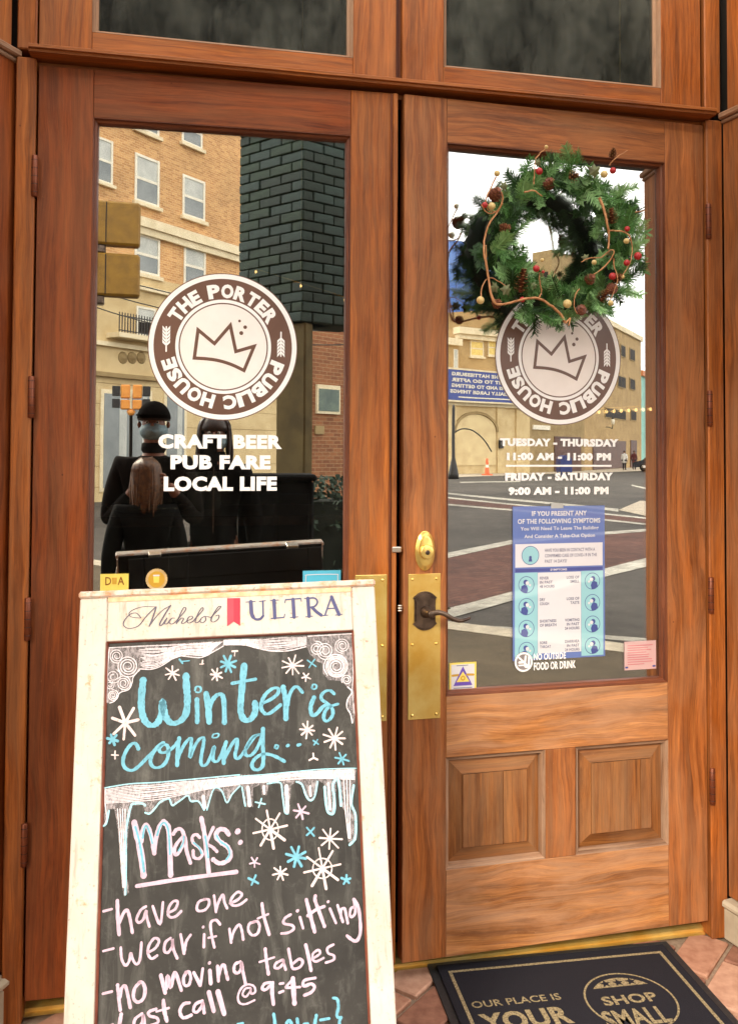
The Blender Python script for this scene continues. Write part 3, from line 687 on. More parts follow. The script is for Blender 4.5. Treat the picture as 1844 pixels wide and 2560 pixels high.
po, pw, ph = paper('notice_poster', 'blue and white symptoms notice taped low on the right door glass', 'poster', dR, FR, .3145, .5930, .765, 1.189, GY-.0014, P_BLUE)
def pt(s, x0, x1, z0, z1, m, bold=.03, y=YS-.0004):
    b = MB(); put_text(b, s, x0*pw-pw/2, x1*pw-pw/2, z0*ph, z1*ph, y, bold); return b.build('lettering', m, po)
def pr_(n, x0, x1, z0, z1, m, y=YS): return MB().box(x0*pw-pw/2, x1*pw-pw/2, y, y+.0003, z0*ph, z1*ph).build(n, m, po)
pt('IF YOU PRESENT ANY', .20, .80, .936, .968, P_WHITE); pt('OF THE FOLLOWING SYMPTOMS', .05, .95, .886, .918, P_WHITE)
pt('You Will Need To Leave The Building', .08, .93, .836, .866, P_WHITE, .02); pt('And Consider A Take-Out Option', .12, .89, .786, .816, P_WHITE, .02)
pr_('white_box', .025, .975, .603, .755, P_WHITE); pr_('bar', .025, .975, .572, .594, P_NAVY)
b = MB()
for i, s_ in enumerate(('HAVE YOU BEEN IN CONTACT WITH A', 'CONFIRMED CASE OF COVID-19 IN THE', 'PAST 14 DAYS?')):
    put_text(b, s_, .34*pw-pw/2, (.34+[.55, .57, .24][i])*pw-pw/2, (.700-i*.036)*ph, (.722-i*.036)*ph, YS-.0004, .02)
b.build('lettering', P_GREY, po)
pt('SYMPTOMS', .40, .58, .576, .590, P_WHITE, .02)
pr_('white_box', .265, .735, .04, .566, P_WHITE); pr_('column', .02, .262, .01, .568, P_TEAL); pr_('column', .738, .98, .01, .568, P_TEAL)
b = MB()
for sx, al, rows in ((.285, 0, ('FEVER|IN PAST|48 HOURS', 'DRY|COUGH', 'SHORTNESS|OF BREATH', 'SORE|THROAT')), (.715, 1, ('LOSS OF|SMELL', 'LOSS OF|TASTE', 'VOMITING|IN PAST|24 HOURS', 'DIARRHEA|IN PAST|24 HOURS'))):
    for r, tx in enumerate(rows):
        for q, l in enumerate(tx.split('|')):
            z = .520-r*.140-q*.027; ww = .0198*len(l); xa = sx if not al else sx-ww
            put_text(b, l, xa*pw-pw/2, (xa+ww)*pw-pw/2, z*ph, (z+.019)*ph, YS-.0004, .03)
b.build('lettering', P_GREY, po)
def icon(cx, cz, r, flipx, big=False):
    x, z = cx*pw-pw/2, cz*ph
    b = MB().disc(x, z, r, YS-.0003, r*.93, 32); ic = b.build('icon_ring', P_NAVY, po)
    b = MB(); f = -1 if flipx else 1
    b.disc(x-.002*f, z+r*.30, r*.30, YS-.0004, 0, 20); b.poly([(x+(a)*r*f, YS-.0004, z+c*r) for a, c in ((-.70, -.62), (-.62, -.15), (-.25, .02), (.05, -.1), (.22, -.5), (.1, -.93), (-.3, -.92))][::1])
    b.build('icon_figure', P_NAVY, ic)
    b = MB(); b.disc(x+r*.12*f, z+r*.20, r*.22, YS-.0006, 0, 16); b.disc(x+r*.45*f, z-r*.05, r*.14, YS-.0006, 0, 10); b.build('icon_face', P_WHITE, ic)
for r in range(4): icon(.142, .490-r*.142, .0235, False); icon(.860, .500-r*.142, .0235, True)
b = MB().disc(.185*pw-pw/2, .680*ph, .0262, YS-.0003, 0, 32); b.build('icon_disc', P_TEAL, po)
b = MB().disc(.185*pw-pw/2, .680*ph, .0262, YS-.0004, .0246, 32); b.disc(.185*pw-pw/2, .668*ph, .004, YS-.0005, 0, 12)
b.poly([(.165*pw-pw/2, YS-.0005, .640*ph), (.205*pw-pw/2, YS-.0005, .640*ph), (.197*pw-pw/2, YS-.0005, .664*ph), (.173*pw-pw/2, YS-.0005, .664*ph)]); b.build('icon_figure', P_NAVY, po)
MB().box(-.025, .012, YS-.0002, YS, ph-.006, ph+.008).build('tape', plain('clear_tape', (.5, .5, .48), rough=.2, bmp=0), po)
st, sw_, sh_ = paper('window_sticker', 'square yellow-edged sticker with a purple triangle at the bottom left of the right door glass', 'sticker', dR, FR, .1325, .2095, .6925, .7705, GY-.001, P_YEL)
MB().box(-.033, .033, YS, 0, .005, sh_-.005).build('white_field', P_WHITE, st)
b = MB(); b.poly([(-.027, YS-.0003, .016), (.027, YS-.0003, .016), (0, YS-.0003, .068)]); b.build('triangle', plain('print_purple', srgb(110, 84, 180), rough=.3, bmp=0), st)
b = MB(); b.poly([(-.019, YS-.0005, .026), (.019, YS-.0005, .026), (0, YS-.0005, .054)]); b.build('triangle', P_YEL, st)
b = MB(); b.ribbon([(-.03, .044), (-.014, .045)], .006, YS-.0006); b.ribbon([(.012, .045), (.03, .044)], .006, YS-.0006); b.disc(0, .036, .007, YS-.0007, .003, 12); b.build('print_marks', P_GOLD, st)
b = MB(); b.ribbon([(-.018, .070), (.014, .0705)], .002, YS-.0006); b.ribbon([(-.026, .010), (.026, .010)], .002, YS-.0006); b.build('small_print', P_GREY, st)
st, sw_, sh_ = paper('window_sticker', 'pale pink paper notice at the bottom right of the right door glass', 'sticker', dR, FR, .6525, .7525, .7225, .803, GY-.001, P_PINK)
b = MB()
for q in range(9): b.ribbon([(-.040, .016+q*.0066), (-.040+random.uniform(.05, .08), .016+q*.0066)], .0022, YS-.0003)
b.build('small_print', P_RED, st)
b = MB(); b.ribbon([(-.046, .008), (-.041, .008)], .005, YS-.0003); b.ribbon([(.040, .008), (.046, .008)], .005, YS-.0003); b.build('corner_marks', P_NAVY, st)
st, sw_, sh_ = paper('window_sticker', 'yellow sticker lettered in brown, peeking over the left of the sandwich board', 'sticker', dL, FL, .1625, .2315, .966, 1.0275, GY-.001, P_YEL)
b = MB(); put_text(b, 'D', -.022, -.008, .034, .054, YS-.0003, .01); put_text(b, 'A', .008, .024, .034, .054, YS-.0003, .01); b.build('lettering', P_BROWN, st)
b = MB(); b.poly([(-.005, YS-.0003, .036), (.005, YS-.0003, .036), (.006, YS-.0003, .052), (-.006, YS-.0003, .052)]); b.build('printed_glass', P_GOLD, st)
M = frameM(FL[0], FL[1], FL[2]) @ Matrix.Translation((.299, GY-.001, .983)); st = empty('window_sticker', M, 'round scalloped beer badge sticker just above the sandwich board', 'sticker')
b = MB(); b.poly([((.0262+.0013*(i % 2))*math.cos(i*math.pi/24), 0, .0265+(.0262+.0013*(i % 2))*math.sin(i*math.pi/24)) for i in range(48)]); b.bm.normal_update()
b.build('badge', plain('badge_tan', srgb(206, 176, 124), srgb(170, 140, 92), 60, bmp=0), st)
b = MB().disc(0, .0265, .0205, -.0004, 0, 30); b.build('gold_disc', P_GOLD, st)
b = MB(); b.poly([(-.007, -.0008, .018), (.006, -.0008, .018), (.007, -.0008, .034), (-.008, -.0008, .034)]); b.build('printed_mug', P_YEL, st)
b = MB(); b.ribbon([(-.007, .0365), (.006, .0365)], .004, -.0009); b.build('printed_foam', P_WHITE, st)
st, sw_, sh_ = paper('window_sticker', 'bright cyan sticker with a pale rounded outline above the right end of the sandwich board', 'sticker', dL, FL, .6700, .7700, .955, 1.0255, GY-.001, P_CYAN)
b = MB(); b.ribbon([(-.042, .02), (-.042, .054), (-.036, .060), (.036, .060), (.042, .054), (.042, .02)], .0022, YS-.0003); b.build('outline', P_WHITE, st)

# ================================================================= door mat
NAVY = plain('mat_pile', (.024, .023, .030), (.009, .009, .013), 420, .95, bmp=.5, spec=.2)
RUB = plain('mat_rubber', (.018, .018, .02), (.03, .03, .03), 90, .6, bmp=.3)
TAN = plain('mat_print', srgb(176, 160, 122), srgb(96, 84, 64), 200, .95, bmp=.5, spec=.2)
MX, MY = V3(.9982, -.045, 0), V3(.0602, .9982, 0); MX = unit(MX); MYp = V3(-MX[1], MX[0], 0)
mm = V3(.117, .045, 0)
mat_o = empty('door_mat', frameM(V3(.117, .034, FLOOR), MX, MYp), 'navy door mat with tan lettering on the brick floor by the right door', 'door mat')
MW, MH = .694, 1.02
def mcoord(x, y, z=FLOOR):   # floor point to mat coordinates
    d = V3(x, y, 0)-V3(.117, .034, 0); return float(d@MX), float(d@MYp)
b = MB().box(0, MW, -MH, 0, 0, .004, 0, .0015); b.build('rubber_edge', RUB, mat_o)
b = MB().box(.022, MW-.022, -MH+.022, -.022, .0042, .0095, 0, .002); b.build('pile', NAVY, mat_o)
class Flat(MB): pass
def flat_build(mb, name, m, parent, z=.0101):
    for v in mb.bm.verts: x, y, zz = v.co; v.co = (x, zz, z+y*0)
    mb.bm.normal_update()
    for f in mb.bm.faces:
        if f.normal.z < 0: f.normal_flip()
    return mb.build(name, m, parent)
b = MB(); a0, a1, c0, c1 = .046, MW-.046, -.055, -MH+.05
b.poly([(a0, 0, c0), (a1, 0, c0), (a1, 0, c0-.009), (a0, 0, c0-.009)]); b.poly([(a0, 0, c1+.009), (a1, 0, c1+.009), (a1, 0, c1), (a0, 0, c1)])
b.poly([(a0, 0, c0-.009), (a0+.009, 0, c0-.009), (a0+.009, 0, c1+.009), (a0, 0, c1+.009)]); b.poly([(a1-.009, 0, c0-.009), (a1, 0, c0-.009), (a1, 0, c1+.009), (a1-.009, 0, c1+.009)])
flat_build(b, 'border_line', TAN, mat_o)
k_ = .5165
def mp(x, y):
    p = hit(1000+x*k_, 2250+y*k_, V3(0, 0, FLOOR+.009), V3(0, 0, 1)); return mcoord(p[0], p[1])
A_, B_ = mp(352, 527), mp(780, 480); H_ = abs(mp(775, 448)[1]-B_[1])
b = MB(); put_text(b, 'OUR PLACE IS', A_[0], B_[0], A_[1], A_[1]+H_, 0, .015)
A_, B_ = mp(372, 556), mp(838, 582); put_text(b, 'YOUR', A_[0], B_[0], B_[1]-.012, A_[1], 0, .04)
A_, B_ = mp(990, 512), mp(1258, 492); C_ = mp(985, 470)
put_text(b, 'SHOP', A_[0], B_[0], (A_[1]+B_[1])/2, C_[1], 0, .03)
D_, E_ = mp(990, 588), mp(1328, 592); F_ = mp(990, 540)
put_text(b, 'SMALL', D_[0], E_[0], E_[1], F_[1], 0, .03)
Lf, Rt, Tp = mp(885, 480), mp(1400, 560), mp(1090, 350)
ccx = (Lf[0]+Rt[0])/2; rr = (Rt[0]-Lf[0])/2; ccz = Tp[1]-rr
b.disc(ccx, ccz, rr, 0, rr*.955, 64)
seg = [(rr*.82*math.sin(a), rr*.82*math.cos(a)) for a in [math.radians(q) for q in range(-52, 53, 8)]]
b.poly([(ccx+x, 0, ccz+z) for x, z in seg])
flat_build(b, 'lettering', TAN, mat_o)
b = MB()
for sx in (-.30, 0, .30):
    b.poly([(ccx+sx*rr+.016*(1 if q % 2 == 0 else .42)*math.sin(q*math.pi/5), 0, ccz+rr*.64+.016*(1 if q % 2 == 0 else .42)*math.cos(q*math.pi/5)) for q in range(10)])
flat_build(b, 'stars', NAVY, mat_o, .0107)

# ================================================================= sandwich board
BP, Be, Bd, Bn = V3(-.7462338583424263, -.35275507822308855, 1.0381988177759687), V3(.9900464824538056, -.13589781720407662, .03660253898316222), V3(.0017502818170385126, -.2481617659990511, -.9687170249406134), V3(.1407298798919671, .9591389477940094, -.24545382404845747)
board = empty('sandwich_board', frameM(BP, Be, Bn, -Bd), 'whitewashed wooden sandwich board with chalk writing standing before the left door', 'sandwich board')
def wash(name, worn):
    m, t = newmat(name); p = principled(t, Roughness=.55); tcn = t.nodes.new('ShaderNodeTexCoord'); o = tcn.outputs['Object']
    n1 = noise(t, o, 26, 8, .7); n2 = noise(t, o, 7, 5, .6); n3 = noise(t, mapping(t, o, (60, 60, 9)), 1, 5, .65); n4 = noise(t, o, 90, 4)
    c = mixc(t, 1.0, (.83, .755, .66), (.83, .755, .66)); r = ramp(t, [(.3, (.66, .60, .52)), (.7, (.50, .44, .37))]); t.links.new(n2.outputs['Fac'], r.inputs[0])
    r1 = ramp(t, [(.60-worn, (0, 0, 0)), (.70-worn*.6, (1, 1, 1))]); t.links.new(n1.outputs['Fac'], r1.inputs[0])
    c = mixc(t, r1.outputs[0], r.outputs[0], srgb(206, 146, 104))
    r3 = ramp(t, [(.54, (1, 1, 1)), (.72, (.60, .53, .46))]); t.links.new(n3.outputs['Fac'], r3.inputs[0]); c = mixc(t, .75, c, r3.outputs[0], 'MULTIPLY')
    r4 = ramp(t, [(.62, (1, 1, 1)), (.70, (.42, .34, .28))]); t.links.new(n4.outputs['Fac'], r4.inputs[0]); c = mixc(t, .6, c, r4.outputs[0], 'MULTIPLY')
    t.links.new(c, p.inputs['Base Color']); bump(t, p, n1.outputs['Fac'], .3, .002); return m
WASH = wash('whitewashed_wood', 0.02); WASHW = wash('worn_whitewash', .12)
BLK, BLW = .6185, 1.10
T_ = .024
MB().box(0, .0570, -.0005, T_, -BLW+.012, -.0135, 2, .0025).build('stile', WASH, board)
MB().box(.5690, BLW*0+BLK, -.0005, T_, -BLW, -.0135, 2, .0025).build('stile', WASH, board)
MB().box(.0576, .5684, 0, T_, -.1035, -.0135, 0, .002).build('rail', WASH, board)
MB().box(.0576, .5684, 0, T_, -1.05, -.955, 0, .002).build('rail', WASH, board)
MB().box(-.003, BLK+.002, -.004, T_+.004, -.0130, .0015, 0, .004).build('top_cap', WASHW, board)
# worn edge under the cap
MB().box(.0576, .5684, -.0012, -.0001, -.0230, -.0132, 0, .0004).build('worn_edge', plain('bare_edge', srgb(214, 160, 116), srgb(238, 206, 172), 46, .7), board)
moulding('inner_bead', plain('bead_red_brown', srgb(150, 84, 62), srgb(120, 62, 46), 30, .5), board, .0570, .5690, -.955, -.1035, [(0, -.001), (.002, .002), (.0035, .0075)])
m, t = newmat('chalkboard'); p = principled(t, Roughness=.62); tcn = t.nodes.new('ShaderNodeTexCoord'); o = tcn.outputs['Object']
n1 = noise(t, o, 6, 7, .65, .6); n2 = noise(t, mapping(t, o, (26, 1, 5)), 1, 7, .7, .8); n3 = noise(t, o, 34, 8, .75, .5)
r1 = ramp(t, [(.3, (.010, .009, .008)), (.75, (.040, .038, .033))]); t.links.new(n1.outputs['Fac'], r1.inputs[0])
r2 = ramp(t, [(.5, (0, 0, 0)), (.8, (.09, .09, .08))]); t.links.new(n2.outputs['Fac'], r2.inputs[0])
r3 = ramp(t, [(.52, (0, 0, 0)), (.85, (.06, .06, .055))]); t.links.new(n3.outputs['Fac'], r3.inputs[0])
c = mixc(t, 1.0, r1.outputs[0], r2.outputs[0], 'ADD'); c = mixc(t, 1.0, c, r3.outputs[0], 'ADD'); t.links.new(c, p.inputs['Base Color']); CHB = m
cb = MB().box(.0572, .5688, .0075, .015, -.953, -.1037, 2, 0).build('chalkboard', CHB, board)
# rear half of the A-frame
rear = empty('rear_panel'); rear.parent = board; rear.location = (0, .034, 0); rear.rotation_euler = (math.radians(27), 0, 0)
BKP = plain('black_board_paint', (.012, .010, .009), (.02, .017, .015), 9, .75, bmp=.2, spec=.1)
MB().box(.03, .075, 0, .022, -1.07, -.012, 2, .003).build('stile', BKP, rear); MB().box(.56, .605, 0, .022, -1.07, -.012, 2, .003).build('stile', BKP, rear)
MB().box(.0756, .5594, 0, .022, -.08, -.012, 0, .003).build('rail', BKP, rear); MB().box(.0756, .5594, 0, .022, -1.0, -.92, 0, .003).build('rail', BKP, rear)
MB().box(.0754, .5596, .010, .016, -.92, -.08, 2, 0).build('chalkboard', BKP, rear)
MB().box(.004, .612, .0285, .034, -.12, -.002, 0, .001).build('hinge_board', BKP, board)
for x in (.09, .50):
    MB().box(x, x+.035, .018, .05, -.012, .004, 0, .001).build('hinge', STEEL, board)

# ---- chalk drawing: strokes traced on the face of the board
def chalk(name, c, gap=.5, lo=.35):
    m, t = newmat(name); o_ = t.nodes.new('ShaderNodeOutputMaterial'); d = t.nodes.new('ShaderNodeBsdfDiffuse'); tr = t.nodes.new('ShaderNodeBsdfTransparent')
    tcn = t.nodes.new('ShaderNodeTexCoord'); n = noise(t, mapping(t, tcn.outputs['Object'], (1, 1, .45)), 210, 4, .75); n2 = noise(t, tcn.outputs['Object'], 60, 3)
    cr_ = ramp(t, [(.35, tuple(x*.82 for x in c)), (.7, c)]); t.links.new(n2.outputs['Fac'], cr_.inputs[0]); t.links.new(cr_.outputs[0], d.inputs[0])
    r = ramp(t, [(gap-.14, (lo,)*3), (gap+.05, (1, 1, 1))]); t.links.new(n.outputs['Fac'], r.inputs[0])
    mx = t.nodes.new('ShaderNodeMixShader'); t.links.new(r.outputs[0], mx.inputs[0]); t.links.new(tr.outputs[0], mx.inputs[1]); t.links.new(d.outputs[0], mx.inputs[2]); t.links.new(mx.outputs[0], o_.inputs[0]); return m
CB = chalk('chalk_blue', srgb(122, 184, 204), .42, .55); CB2 = chalk('chalk_blue_edge', srgb(178, 236, 250), .42, .5); CW = chalk('chalk_white', srgb(214, 186, 202), .40, .62)
CP = chalk('chalk_pink', srgb(234, 214, 212), .42, .5); CG = chalk('chalk_smudge', srgb(176, 168, 170), .58, .30); CGL = chalk('chalk_scribble', srgb(236, 228, 232), .46, .5)
_o = (BP, Be, Bn)
def bl(X, Y):
    """photograph point on the board's face, in the board's own coordinates"""
    P = BP+Bn*.0070; h = hit(X, Y, P, Bn)-P; return float(h@Be), float(-(h@Bd))
ZO = {'A': (250, 1580, .21420), 'B': (560, 1580, .21420), 'C': (230, 1900, .22644), 'D': (560, 1900, .22644), 'E': (230, 2200, .22644), 'F': (560, 2200, .22644), 'M': (250, 1440, .4284)}
PXM = .62/740    # metres per photo pixel near the board's top
def S(z, *pts):
    ox, oy, k = ZO[z]; return [bl(ox+x*k, oy+y*k) for x, y in pts]
_lay = [0.0069]
def strokes(name, m, items, w=None, cal=.75, parent=None, extra=None, edge=True):
    """items: (zoom, width, [points])"""
    b = MB(); e = MB()
    for z, wd, pts in items:
        ww = wd*ZO[z][2]*PXM*.9
        _lay[0] -= .0000035
        b.ribbon(S(z, *pts), ww, _lay[0], cal, True)
    e.bm.free()
    return b.build(name, m, parent or cb)
strokes('chalk_lettering', CB, [
 ('A', 88, [(505, 565), (490, 700), (484, 850), (500, 970), (540, 1055), (600, 1090), (660, 1070), (705, 1000), (728, 900), (728, 800), (745, 900), (775, 1000), (820, 1055), (880, 1065), (960, 1020), (1010, 930), (1022, 780), (1012, 650), (1005, 510)]),
 ('A', 60, [(1132, 790), (1136, 920), (1136, 1050)]), ('A', 28, [(1110, 680), (1125, 640), (1165, 640), (1180, 670), (1160, 705), (1120, 700)]),
 ('A', 80, [(1240, 720), (1262, 860), (1275, 1050)]), ('A', 62, [(1275, 900), (1310, 800), (1370, 735), (1425, 735), (1448, 830), (1453, 1055)]),
 ('B', 82, [(235, 395), (215, 600), (198, 800), (195, 930), (230, 1015), (290, 1030), (345, 975), (368, 900), (360, 825)]), ('B', 62, [(95, 600), (200, 580), (370, 550)]),
 ('B', 52, [(455, 830), (555, 780), (625, 720), (635, 665), (580, 655), (500, 710), (445, 800), (435, 890), (475, 950), (530, 950), (600, 900), (660, 850)]),
 ('B', 66, [(690, 645), (718, 800), (722, 1010)]), ('B', 48, [(742, 850), (762, 740), (805, 660), (855, 640), (915, 705)]),
 ('B', 55, [(1050, 765), (1012, 860), (1015, 940), (1045, 975), (1095, 940), (1145, 880), (1205, 840)]), ('B', 26, [(1025, 650), (1040, 612), (1075, 620), (1075, 655), (1040, 668), (1025, 645)]),
 ('B', 46, [(1285, 722), (1240, 685), (1180, 692), (1135, 740), (1142, 790), (1200, 830), (1258, 890), (1268, 960), (1232, 1020), (1190, 1040), (1162, 1000), (1182, 920), (1235, 870), (1330, 840)]),
 ('A', 50, [(450, 1360), (425, 1310), (385, 1300), (335, 1345), (288, 1430), (270, 1520), (300, 1590), (375, 1615), (450, 1570), (540, 1480), (620, 1400), (690, 1325), (740, 1290)]),
 ('A', 48, [(745, 1292), (660, 1360), (605, 1450), (592, 1530), (640, 1582), (720, 1568), (780, 1500), (802, 1400), (785, 1325), (730, 1320), (692, 1370), (722, 1408), (800, 1390), (880, 1320), (930, 1250)]),
 ('A', 52, [(925, 1240), (908, 1400), (902, 1555)]), ('A', 44, [(910, 1480), (955, 1370), (1010, 1280), (1065, 1240), (1062, 1350), (1052, 1465), (1108, 1330), (1160, 1252), (1208, 1235), (1210, 1300), (1188, 1420), (1178, 1520), (1205, 1562), (1255, 1530), (1300, 1430), (1335, 1335), (1322, 1430), (1325, 1500), (1372, 1508), (1412, 1440), (1455, 1330), (1472, 1280)]),
 ('A', 24, [(1312, 1225), (1325, 1195), (1370, 1185), (1388, 1200), (1365, 1230), (1315, 1235)]),
 ('A', 50, [(1472, 1285), (1445, 1400), (1445, 1530)]), ('B', 46, [(5, 1480), (60, 1370), (110, 1285), (150, 1250), (150, 1340), (130, 1440), (165, 1478), (230, 1405), (300, 1300), (372, 1212), (440, 1195), (350, 1215), (290, 1290), (245, 1390), (262, 1440), (312, 1440), (372, 1380), (420, 1280), (445, 1200)]),
 ('B', 50, [(455, 1130), (452, 1300), (460, 1450), (450, 1560), (400, 1608), (340, 1592), (330, 1530), (372, 1470), (450, 1425), (540, 1432), (620, 1462), (705, 1510)]),
 ('B', 26, [(592, 1350), (605, 1318), (632, 1330), (618, 1362), (595, 1350)]), ('B', 52, [(735, 1330), (750, 1322)]), ('B', 52, [(862, 1320), (892, 1312)])], cal=.62)
strokes('chalk_lettering', CW, [
 ('C', 70, [(468, 690), (505, 850), (550, 1080), (572, 1275)]), ('C', 50, [(545, 900), (562, 780), (600, 712), (640, 790), (668, 900), (690, 1030)]), ('C', 50, [(690, 1010), (712, 850), (750, 725), (795, 672)]), ('C', 62, [(800, 690), (842, 740), (858, 900), (870, 1270)]),
 ('C', 42, [(900, 815), (935, 768), (985, 765), (1015, 830), (1010, 920), (960, 1020), (922, 1045), (912, 980), (955, 900), (1025, 850), (1045, 1000), (1088, 1135)]),
 ('C', 36, [(1190, 855), (1150, 822), (1108, 850), (1120, 915), (1188, 975), (1220, 1040), (1182, 1088), (1125, 1072), (1118, 1000)]),
 ('C', 52, [(1208, 640), (1248, 850), (1290, 1240)]), ('C', 36, [(1340, 745), (1292, 850), (1272, 925), (1330, 960), (1380, 1010)]),
 ('C', 54, [(1510, 822), (1470, 772), (1405, 768), (1370, 835), (1420, 905), (1500, 962), (1530, 1050), (1485, 1118), (1405, 1140), (1340, 1100)]),
 ('D', 62, [(145, 795), (155, 785)]), ('D', 56, [(175, 915), (185, 905)]), ('C', 52, [(495, 1392), (1000, 1312), (1595, 1235)])], cal=.85)
strokes('chalk_lettering', CB, [
 ('C', 30, [(480, 740), (520, 880), (556, 1080), (576, 1230)]), ('C', 24, [(560, 860), (575, 770), (602, 725), (640, 810), (668, 920)]), ('C', 24, [(720, 830), (755, 730), (800, 690), (840, 760), (855, 900), (862, 1040)]),
 ('C', 18, [(1015, 840), (1005, 920), (955, 1005)]), ('C', 20, [(1120, 910), (1185, 970), (1210, 1030)]), ('C', 24, [(1250, 840), (1270, 960), (1285, 1080)]), ('C', 24, [(1375, 830), (1420, 900), (1495, 955), (1520, 1040), (1480, 1105)])], cal=.85)
W = 31
strokes('chalk_lettering', CW, [
 ('E', 30, [(128, 345), (222, 320)]), ('E', 42, [(282, 228), (288, 420), (302, 600)]), ('E', 36, [(302, 480), (350, 365), (390, 332), (420, 420), (448, 580)]),
 ('E', W, [(598, 292), (540, 332), (495, 430), (520, 470), (570, 430), (600, 335), (604, 400), (635, 512)]), ('E', W, [(672, 288), (752, 488), (785, 245)]),
 ('E', W, [(845, 360), (920, 320), (948, 242), (900, 235), (852, 300), (842, 380), (872, 412), (930, 398), (985, 345)]),
 ('E', W, [(1250, 212), (1182, 240), (1158, 310), (1182, 342), (1250, 328), (1292, 270), (1288, 217), (1240, 212)]), ('E', W, [(1348, 172), (1370, 352)]), ('E', W, [(1372, 330), (1402, 232), (1448, 162), (1462, 240), (1492, 310)]),
 ('F', W, [(65, 258), (150, 218), (198, 160), (152, 132), (92, 190), (72, 250), (112, 283), (180, 268), (250, 215)])], cal=.85)
strokes('chalk_lettering', CW, [
 ('E', 30, [(125, 785), (240, 755)]), ('E', W, [(320, 745), (330, 870), (370, 942), (410, 900), (430, 805), (450, 870), (490, 928), (530, 880), (548, 690)]),
 ('E', W, [(620, 800), (700, 752), (742, 672), (692, 642), (632, 720), (620, 810), (660, 868), (722, 832)]), ('E', W, [(870, 640), (812, 690), (800, 780), (840, 800), (888, 730), (888, 650), (900, 760), (942, 862)]),
 ('E', W, [(980, 600), (1018, 810)]), ('E', W, [(1025, 780), (1042, 680), (1090, 605)]), ('E', W, [(1240, 600), (1236, 738)]), ('E', 28, [(1226, 522), (1231, 516)]),
 ('E', W, [(1415, 490), (1370, 442), (1312, 472), (1320, 600), (1352, 742)]), ('E', 26, [(1285, 638), (1372, 620)]),
 ('F', W, [(60, 540), (80, 690)]), ('F', W, [(82, 655), (112, 560), (168, 492), (198, 560), (212, 655)]), ('F', W, [(340, 462), (282, 482), (268, 550), (310, 608), (370, 590), (393, 510), (370, 458), (325, 462)]),
 ('F', 36, [(420, 260), (440, 400), (498, 600)]), ('F', 28, [(372, 425), (488, 376)]), ('F', W, [(738, 380), (672, 422), (660, 478), (750, 500), (768, 540), (710, 580), (632, 590)]),
 ('F', W, [(838, 412), (872, 532)]), ('F', 36, [(808, 342), (816, 336)]), ('F', 44, [(908, 218), (955, 400), (1000, 570)]), ('F', 40, [(1008, 175), (1005, 225), (1050, 350), (1108, 510)]), ('F', 38, [(922, 395), (1010, 330), (1108, 290)]),
 ('F', W, [(1168, 318), (1235, 475)]), ('F', 30, [(1146, 242), (1151, 236)]), ('F', W, [(1252, 278), (1310, 460)]), ('F', W, [(1290, 420), (1290, 335), (1328, 312), (1350, 400), (1365, 475)]),
 ('F', W, [(1440, 295), (1402, 312), (1388, 378), (1410, 408), (1448, 352), (1432, 215)]), ('F', 38, [(1432, 215), (1480, 300), (1502, 450), (1500, 600), (1448, 675), (1355, 615)])], cal=.85)
strokes('chalk_lettering', CW, [
 ('E', 32, [(122, 1255), (222, 1230)]), ('E', 38, [(285, 1160), (298, 1300), (315, 1435)]), ('E', 36, [(310, 1300), (332, 1195), (370, 1170), (400, 1280), (425, 1405)]), ('E', 38, [(530, 1128), (472, 1200), (462, 1305), (510, 1348), (570, 1305), (588, 1205), (560, 1132), (522, 1128)]),
 ('E', 46, [(762, 1052), (810, 1245)]), ('E', 40, [(820, 1200), (835, 1055), (868, 1190), (900, 1060), (928, 1030), (988, 1218)]), ('E', 34, [(1042, 1022), (1012, 1080), (1022, 1158), (1068, 1158), (1092, 1080), (1070, 1012), (1032, 1022)]),
 ('E', 40, [(1125, 1022), (1195, 1160)]), ('E', 34, [(1200, 1160), (1224, 978)]), ('E', 44, [(1302, 1000), (1312, 1140)]), ('E', 34, [(1295, 918), (1301, 912)]), ('E', 38, [(1387, 952), (1397, 1115)]), ('E', 36, [(1397, 1078), (1422, 970), (1458, 937), (1480, 1020), (1500, 1095)]),
 ('F', 34, [(182, 902), (122, 930), (112, 1000), (150, 1028), (190, 980), (190, 905), (212, 1020), (240, 1155)]), ('F', 38, [(455, 762), (470, 900), (490, 1035)]), ('F', 26, [(392, 905), (555, 852)]),
 ('F', 30, [(640, 882), (572, 920), (562, 968), (610, 968), (658, 910), (650, 882), (680, 988)]), ('F', 32, [(712, 762), (738, 900), (762, 978), (838, 960), (868, 900), (828, 872), (765, 920)]), ('F', 38, [(902, 718), (935, 860), (960, 998)]),
 ('F', 28, [(990, 860), (1058, 812), (1040, 772), (982, 812), (980, 878), (1020, 898), (1098, 860)]), ('F', 30, [(1208, 712), (1142, 750), (1150, 808), (1208, 832), (1208, 880), (1122, 912)])], cal=.85)
